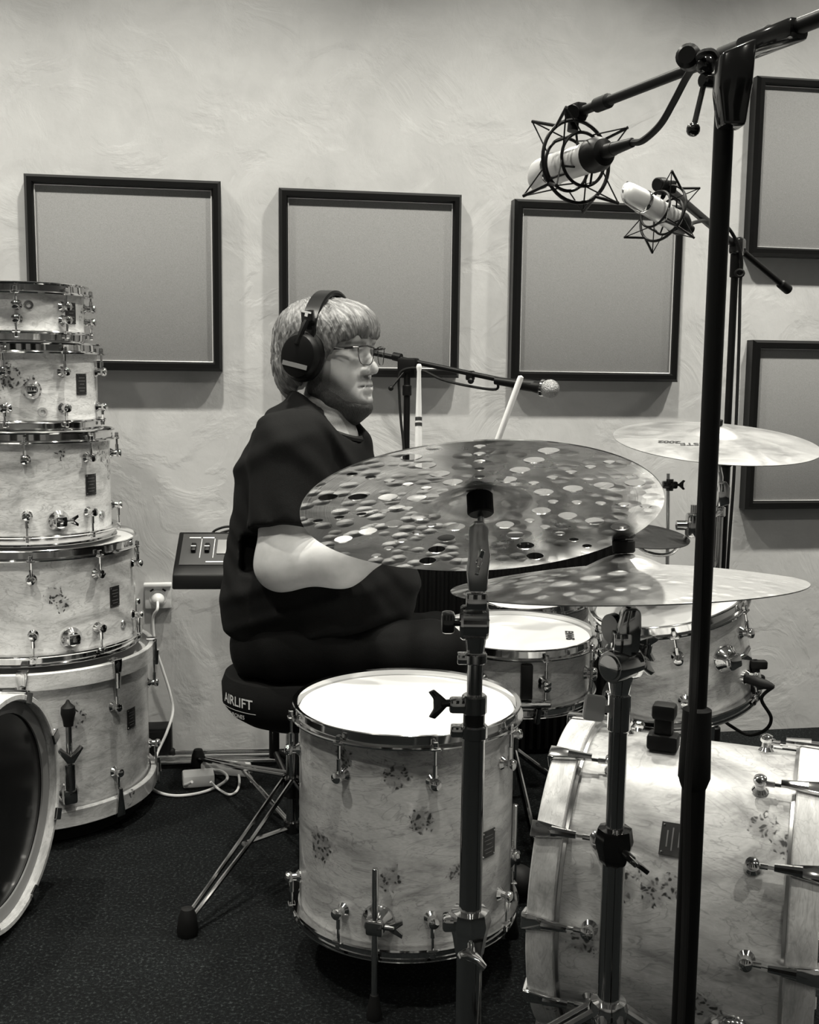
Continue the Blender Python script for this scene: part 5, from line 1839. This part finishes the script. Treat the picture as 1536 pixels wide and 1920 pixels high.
att = np.clip(np.maximum.reduce([0.8 * mouth_shade, bd_, 0.72 * mst, 0.75 * side_, 0.75 * brow, 0.8 * lid, 0.95 * np.clip(1.6 * pup, 0, 1)]), 0, 1) * near_head
a_ = person.data.attributes.new('beard', 'FLOAT', 'POINT')
a_.data.foreach_set('value', att.astype(np.float32))

# beard hair standing off the jaw
hb = np.array([HC.x, HC.y, HC.z])
FB = Field(hb - 0.19, hb + 0.17, 0.004)
E2 = lambda p, rx, ry, rz, k=0.02, op='add': FB.ell(HP(*p), HR, (rx * HS, ry * HS, rz * HS), k, op)
for sg in (-1, 1):
    FB.cone(HP(-0.004, sg * 0.062, -0.030), HP(0.008, sg * 0.056, -0.072), 0.011, 0.018, 0.02)
    FB.cone(HP(0.008, sg * 0.056, -0.072), HP(0.038, sg * 0.046, -0.094), 0.018, 0.021, 0.02)
    FB.cone(HP(0.038, sg * 0.046, -0.094), HP(0.076, sg * 0.018, -0.107), 0.020, 0.021, 0.02)
E2((0.074, 0, -0.109), 0.034, 0.034, 0.020)
E2((0.026, 0, -0.126), 0.058, 0.054, 0.034)  # under-chin beard, enlarged downward to stand in for shade on the neck
FB.wrinkle(lambda X, Y, Z: 0.0012 * np.sin(X * 900 + Z * 300) * np.sin(Y * 800 - Z * 500))
hairm, N, L, b = newmat('beard_hair')
hv = coords(N, L, (1, 1, 0.35))
hn = noise(N, L, hv, 420, 3, 0.6)
L.new(ramp(N, L, hn, [(0.3, 0.006), (0.7, 0.030)]), b.inputs['Base Color'])
b.inputs['Roughness'].default_value = 0.7
bump(N, L, b, hn, 0.8, 0.003)
FB.build('beard', hairm, person)

# hair
FH = Field(hb - 0.20, hb + 0.20, 0.004)
E3 = lambda p, rx, ry, rz, k=0.02, op='add': FH.ell(HP(*p), HR, (rx * HS, ry * HS, rz * HS), k, op)
E3((-0.012, 0, 0.038), 0.112, 0.090, 0.086)
E3((-0.056, 0, -0.020), 0.066, 0.080, 0.088, 0.03)
E3((0.050, 0, 0.062), 0.062, 0.072, 0.048, 0.03)             # the fringe
E3((0.026, -0.058, 0.030), 0.052, 0.028, 0.056, 0.02)        # side hair over the temples
E3((0.026, 0.058, 0.030), 0.052, 0.028, 0.056, 0.02)
E3((0.088, 0, -0.020), 0.062, 0.120, 0.062, 0.006, 'cut')    # the open face
E3((0.042, 0, -0.085), 0.078, 0.14, 0.085, 0.006, 'cut')
E3((0.010, 0, -0.16), 0.110, 0.14, 0.065, 0.006, 'cut')


def strands(X, Y, Z):
    qx = ((X - hb[0]) * HR[0][0] + (Y - hb[1]) * HR[1][0] + (Z - hb[2]) * HR[2][0]) / HS
    qy = ((X - hb[0]) * HR[0][1] + (Y - hb[1]) * HR[1][1] + (Z - hb[2]) * HR[2][1]) / HS
    qz = ((X - hb[0]) * HR[0][2] + (Y - hb[1]) * HR[1][2] + (Z - hb[2]) * HR[2][2]) / HS
    an = np.arctan2(qy, qx + 0.01)
    w = an + 2.2 * qz
    return 0.0014 * np.sin(w * 46 + 5 * np.sin(qz * 60)) + 0.0026 * np.sin(w * 19 + 2.0 * np.sin(qz * 30 + 1)) + 0.0012 * np.sin(w * 90 + qz * 40)


FH.wrinkle(strands)
hm, N, L, b = newmat('hair')
tcn = N.new('ShaderNodeTexCoord')
gm_ = N.new('ShaderNodeMapping')
gm_.inputs['Location'].default_value = tuple(-(HC - body_org))
L.new(tcn.outputs['Object'], gm_.inputs['Vector'])
g2 = N.new('ShaderNodeMapping')
g2.inputs['Rotation'].default_value = (0, 0, -hy)
L.new(gm_.outputs['Vector'], g2.inputs['Vector'])
def vmath(op, a, b=None, sc=None):
    n = N.new('ShaderNodeVectorMath')
    n.operation = op
    for i, v in enumerate((a, b)):
        if v is None:
            continue
        if isinstance(v, tuple):
            n.inputs[i].default_value = v
        else:
            L.new(v, n.inputs[i])
    if sc is not None:
        if isinstance(sc, float):
            n.inputs['Scale'].default_value = sc
        else:
            L.new(sc, n.inputs['Scale'])
    return n


# strands run from the crown down: noise over the direction around the crown axis, stretched along the meridians
crown = tuple(Vector((-0.35, -0.10, 0.93)).normalized())
pv_ = vmath('SUBTRACT', g2.outputs['Vector'], (-0.02, 0.0, 0.02)).outputs[0]
un = vmath('NORMALIZE', pv_).outputs[0]
dt = vmath('DOT_PRODUCT', un, crown).outputs['Value']
al = vmath('SCALE', crown, None, dt).outputs[0]
pr = vmath('NORMALIZE', vmath('SUBTRACT', un, al).outputs[0]).outputs[0]
hvec = vmath('ADD', pr, vmath('SCALE', al, None, 0.16).outputs[0]).outputs[0]
hn = noise(N, L, hvec, 17, 5, 0.7, 0.5)
L.new(ramp(N, L, hn, [(0.34, 0.03), (0.5, 0.11), (0.66, 0.28)]), b.inputs['Base Color'])
b.inputs['Roughness'].default_value = 0.42
bump(N, L, b, hn, 0.7, 0.004)
FH.build('hair', hm, person)

# t-shirt
lo2 = np.array([at(400, 1260, 2.8).x, 2.0, 0.44])
hi2 = np.array([at(900, 1000, 2.6).x, 3.0, 1.22])
T = Field(lo2, hi2, 0.0065)
T.ell(at(580, 890, 2.50), BR, (0.145, 0.195, 0.155), 0.04)
T.ell(at(540, 955, 2.52), BR, (0.100, 0.170, 0.150), 0.04)
T.ell(at(592, 1070, 2.50), BR, (0.200, 0.205, 0.180), 0.08)
T.ell(at(548, 1130, 2.51), BR, (0.135, 0.195, 0.130), 0.06)
T.ell(at(655, 1120, 2.46), BR, (0.150, 0.160, 0.105), 0.06)
T.cone(at(550, 838, 2.34), at(592, 828, 2.68), 0.064, 0.064, 0.05)
T.cone(at(574, 800, 2.50), at(600, 806, 2.50), 0.072, 0.070, 0.05)
slr, sll = at(535, 992, 2.29), at(650, 975, 2.78)
T.cone(sh_r, slr, 0.078, 0.080, 0.04)
T.cone(sh_l, sll, 0.076, 0.074, 0.04)
# sleeve ends and neck opening
ur = (el_r - sh_r).normalized()
T.half(np.array(slr), np.array(ur + Vector((0.10, 0, 0))), 0.004, np.array(slr) - 0.10, np.array(slr) + np.array([0.10, 0.085, 0.10]))
nk = HP(-0.030, 0, -0.125)
T.cone(at(606, 806, 2.50), HP(0.02, 0, -0.06), 0.070, 0.072, 0.008, 'cut')
T.ell(at(640, 800, 2.47), BR, (0.060, 0.075, 0.050), 0.01, 'cut')


def folds(X, Y, Z):
    rg = lambda t, p: np.abs(np.cos(t)) ** p
    m1 = 0.5 + 0.5 * np.sin(9 * X + 6 * Z + 4 * Y)
    w = -0.0125 * m1 * rg(26 * (Z + 0.75 * X) + 1.6 * np.sin(11 * X + 6 * Y), 5)          # pulls from the shoulder down the sleeve
    w = w - 0.0100 * (1 - m1) * rg(24 * (Z - 0.55 * X) + 1.9 * np.sin(13 * Z + 5 * Y), 6)
    return w + 0.0015 * np.sin(95 * (0.7 * Z + X) + 4 * np.sin(17 * Z))


T.wrinkle(folds)
shirt, _ = T.build('t_shirt', mat_fabric('black_cotton', 0.007, 600, 0.85, 0.3, 0.2), person, smooth=2)
# neckband
ctr = []
for k in range(28):
    a = 2 * PI * k / 28
    ctr.append(at(608, 796, 2.495) + BR @ Vector((0.078 * math.cos(a) + 0.012, 0.082 * math.sin(a), -0.038 * math.cos(a) + 0.006)))
MB().tube(ctr, 0.0085, 8, closed=True).build('neckband', M['rubber'], person)

# trousers and shoes
lo3 = np.array([at(420, 1300, 2.7).x, 1.95, 0.05])
hi3 = np.array([at(900, 1200, 2.9).x, 3.1, 0.72])
Tr = Field(lo3, hi3, 0.008)
hp_r, hp_l = at(545, 1215, 2.41), at(572, 1212, 2.62)
kn_r, kn_l = at(812, 1228, 2.37), at(815, 1200, 2.95)
an_r, an_l = Vector((kn_r.x + 0.03, kn_r.y - 0.02, 0.10)), Vector((kn_l.x + 0.02, kn_l.y - 0.05, 0.10))
Tr.ell(at(558, 1205, 2.51), BR, (0.140, 0.190, 0.110), 0.05)
Tr.cone(hp_r, kn_r, 0.098, 0.070, 0.05)
Tr.cone(hp_l, kn_l, 0.098, 0.070, 0.05)
Tr.cone(kn_r, an_r, 0.070, 0.050, 0.03)
Tr.cone(kn_l, an_l, 0.070, 0.050, 0.03)
Tr.half(np.array([0, 0, zt + 0.004]), np.array([0, 0, -1.0]), 0.004, np.array([tx - 0.20, ty - 0.24, 0.05]), np.array([tx + 0.15, ty + 0.24, 0.60]))
Tr.wrinkle(lambda X, Y, Z: 0.004 * np.sin(60 * (X + 0.5 * Z) + 4 * np.sin(10 * Y)) * np.sin(9 * X + 4 * Z))
Tr.build('trousers', mat_fabric('dark_denim', 0.0025, 500, 0.7, 0.3), person, smooth=2)
for an in (an_r, an_l):
    fo = np.array([an.x - 0.14, an.y - 0.2, -0.01])
    fh = np.array([an.x + 0.26, an.y + 0.2, 0.16])
    Sh = Field(fo, fh, 0.005)
    tdir = bf
    Sh.cone(Vector((an.x, an.y, 0.095)), Vector((an.x, an.y, 0.05)), 0.046, 0.046, 0.02)
    Sh.cone(Vector((an.x - 0.02, an.y, 0.042)) , Vector((an.x, an.y, 0.040)) + tdir * 0.17, 0.041, 0.036, 0.02)
    Sh.half(np.array([0, 0, 0.003]), np.array([0, 0, -1.0]), 0.003)
    so_, _ = Sh.build('shoe', M['rubber'], person)

# sticks
for a, b2, lab in ((sR0, sR1, 'pale drumstick held upright with a dark printed band, beside the drummer\'s face'), (sL0, sL1, 'pale drumstick slanting up behind the holed crash towards the vocal microphone')):
    ax_ = (b2 - a).normalized()
    Ls = (b2 - a).length
    r = thing('drumstick', lab, 'drumstick', a, 'pair of drumsticks in the drummer\'s hands')
    MB().lathe([(0, 0), (0.0055, 0.0), (0.0072, 0.004), (0.0072, Ls * 0.62), (0.0040, Ls - 0.016), (0.0052, Ls - 0.010), (0.0056, Ls - 0.006), (0.0040, Ls - 0.001), (0, Ls)] if lab.startswith('pale drumstick held') else
               [(0, 0), (0.0050, 0.002), (0.0072, 0.02), (0.0074, Ls - 0.01), (0.0066, Ls - 0.003), (0, Ls)], a, ax_, 14).build('shaft', M['stick'], r)
    if lab.startswith('pale drumstick held'):
        for t_ in (0.66, 0.69):
            rr_ = 0.0072 - (0.0032) * (t_ - 0.62) / 0.36
            MB().lathe([(rr_, Ls * t_), (rr_ + 0.0004, Ls * t_), (rr_ + 0.0004, Ls * t_ + 0.007), (rr_, Ls * t_ + 0.007)], a, ax_, 14).build('printed_band', M['ink'], r)

# headphones
hp_ = thing('headphones', 'black over-ear headphones on the drummer\'s head', 'headphones', HC)
ur_, uu_ = -hl, hu
arc = []
for k in range(33):
    a = PI * (k / 32)
    arc.append((math.cos(a), math.sin(a)))
bandm = MB()
vs = []
for (c_, s_) in arc:
    for (w_, t_) in ((-0.017, 0.0), (0.017, 0.0), (0.019, 0.006), (0.017, 0.011), (-0.017, 0.011), (-0.019, 0.006)):
        rad_y, rad_z = 0.094 + t_, 0.1265 + t_
        vs.append(HP(0.004 - 0.002 * s_ + w_, -c_ * rad_y, 0.000 + s_ * rad_z))
fs_ = []
for i in range(32):
    for j in range(6):
        q = (j + 1) % 6
        fs_.append((i * 6 + j, i * 6 + q, (i + 1) * 6 + q, (i + 1) * 6 + j))
bandm.add(vs, fs_)
bandm.build('headband', M['frame'], hp_)
for sg in (-1, 1):
    cc = HP(-0.006, sg * 0.086, -0.004)
    axd = (HR @ Vector((0.05, sg, 0.0))).normalized()
    Fc = frame(axd, HR @ Vector((0.18, 0, 1)))
    cup = MB().lathe([(0, -0.004), (0.044, -0.004), (0.050, 0.004), (0.050, 0.012), (0.045, 0.016), (0.044, 0.030), (0.040, 0.038), (0.030, 0.041), (0, 0.042)], n=36)
    for v in cup.v:
        v.xyz = cc + Fc @ Vector((v.x * 1.15, v.y, v.z))
    cu_ = cup.build('ear_cup', M['black'], hp_)
    MB().box(HP(0.006, sg * 0.100, 0.078), (0.030, 0.012, 0.026), HR @ Matrix.Rotation(-0.10, 3, 'Y'), 0.003).build('slider', M['black_gloss'], hp_)
    lg = MB().box(HP(0.006, sg * 0.1075, 0.086), (0.024, 0.002, 0.004), HR @ Matrix.Rotation(0.16, 3, 'Y')).box(HP(0.0065, sg * 0.1075, 0.081), (0.007, 0.002, 0.009), HR @ Matrix.Rotation(0.16, 3, 'Y'))
    lg.build('slider_logo', M['white'], hp_)
    MB().tube([HP(0.008, sg * 0.108, 0.068), HP(0.002, sg * 0.118, 0.045), HP(-0.006, sg * 0.122, 0.020)], 0.0065, 8).build('yoke', M['black'], hp_)
    MB().box(cc + axd * 0.0425 + HR @ Vector((-0.004, 0, -0.020)), (0.062, 0.002, 0.010), HR @ Matrix.Rotation(0.18, 3, 'Y')).build('cup_stripe', M['grey'], cu_)

# glasses
gl_ = thing('eyeglasses', 'thin dark-framed eyeglasses on the drummer\'s face', 'glasses', HP(0.11, 0, 0.01))
for sg in (-1, 1):
    wv = lambda y, z: HP(0.116 - 0.010 * (abs(y) / 0.06) ** 2, sg * y, z)
    out_ = [wv(0.012, 0.020), wv(0.036, 0.0225), wv(0.060, 0.020), wv(0.061, 0.004), wv(0.053, -0.014), wv(0.036, -0.017), wv(0.019, -0.014), wv(0.011, 0.002)]
    loop = crom(out_, 4, True)
    MB().tube(loop, 0.0010, 6, closed=True).build('rim', M['black_gloss'], gl_)
    MB().tube([wv(0.010, 0.019), wv(0.036, 0.0225), wv(0.063, 0.0195)], 0.0021, 6).build('brow_bar', M['black_gloss'], gl_)
    cen = sum(loop, Vector()) / len(loop)
    MB().add([cen] + loop, [(0, i + 1, (i + 1) % len(loop) + 1) for i in range(len(loop))]).build('lens', M['glass'], gl_)
    MB().tube([HP(0.106, sg * 0.063, 0.019), HP(0.098, sg * 0.071, 0.018), HP(0.05, sg * 0.078, 0.014), HP(0.00, sg * 0.083, 0.008)], [0.0020, 0.0028, 0.0030, 0.0022], 8).build('temple', M['black_gloss'], gl_)
    MB().box(HP(0.066, sg * 0.0795, 0.0155), (0.034, 0.0012, 0.0026), HR @ Matrix.Rotation(0.085, 3, 'Y')).build('temple_inlay', M['chrome'], gl_)
MB().tube([HP(0.116, -0.012, 0.012), HP(0.119, 0, 0.015), HP(0.116, 0.012, 0.012)], 0.0012, 6).build('bridge', M['black_gloss'], gl_)
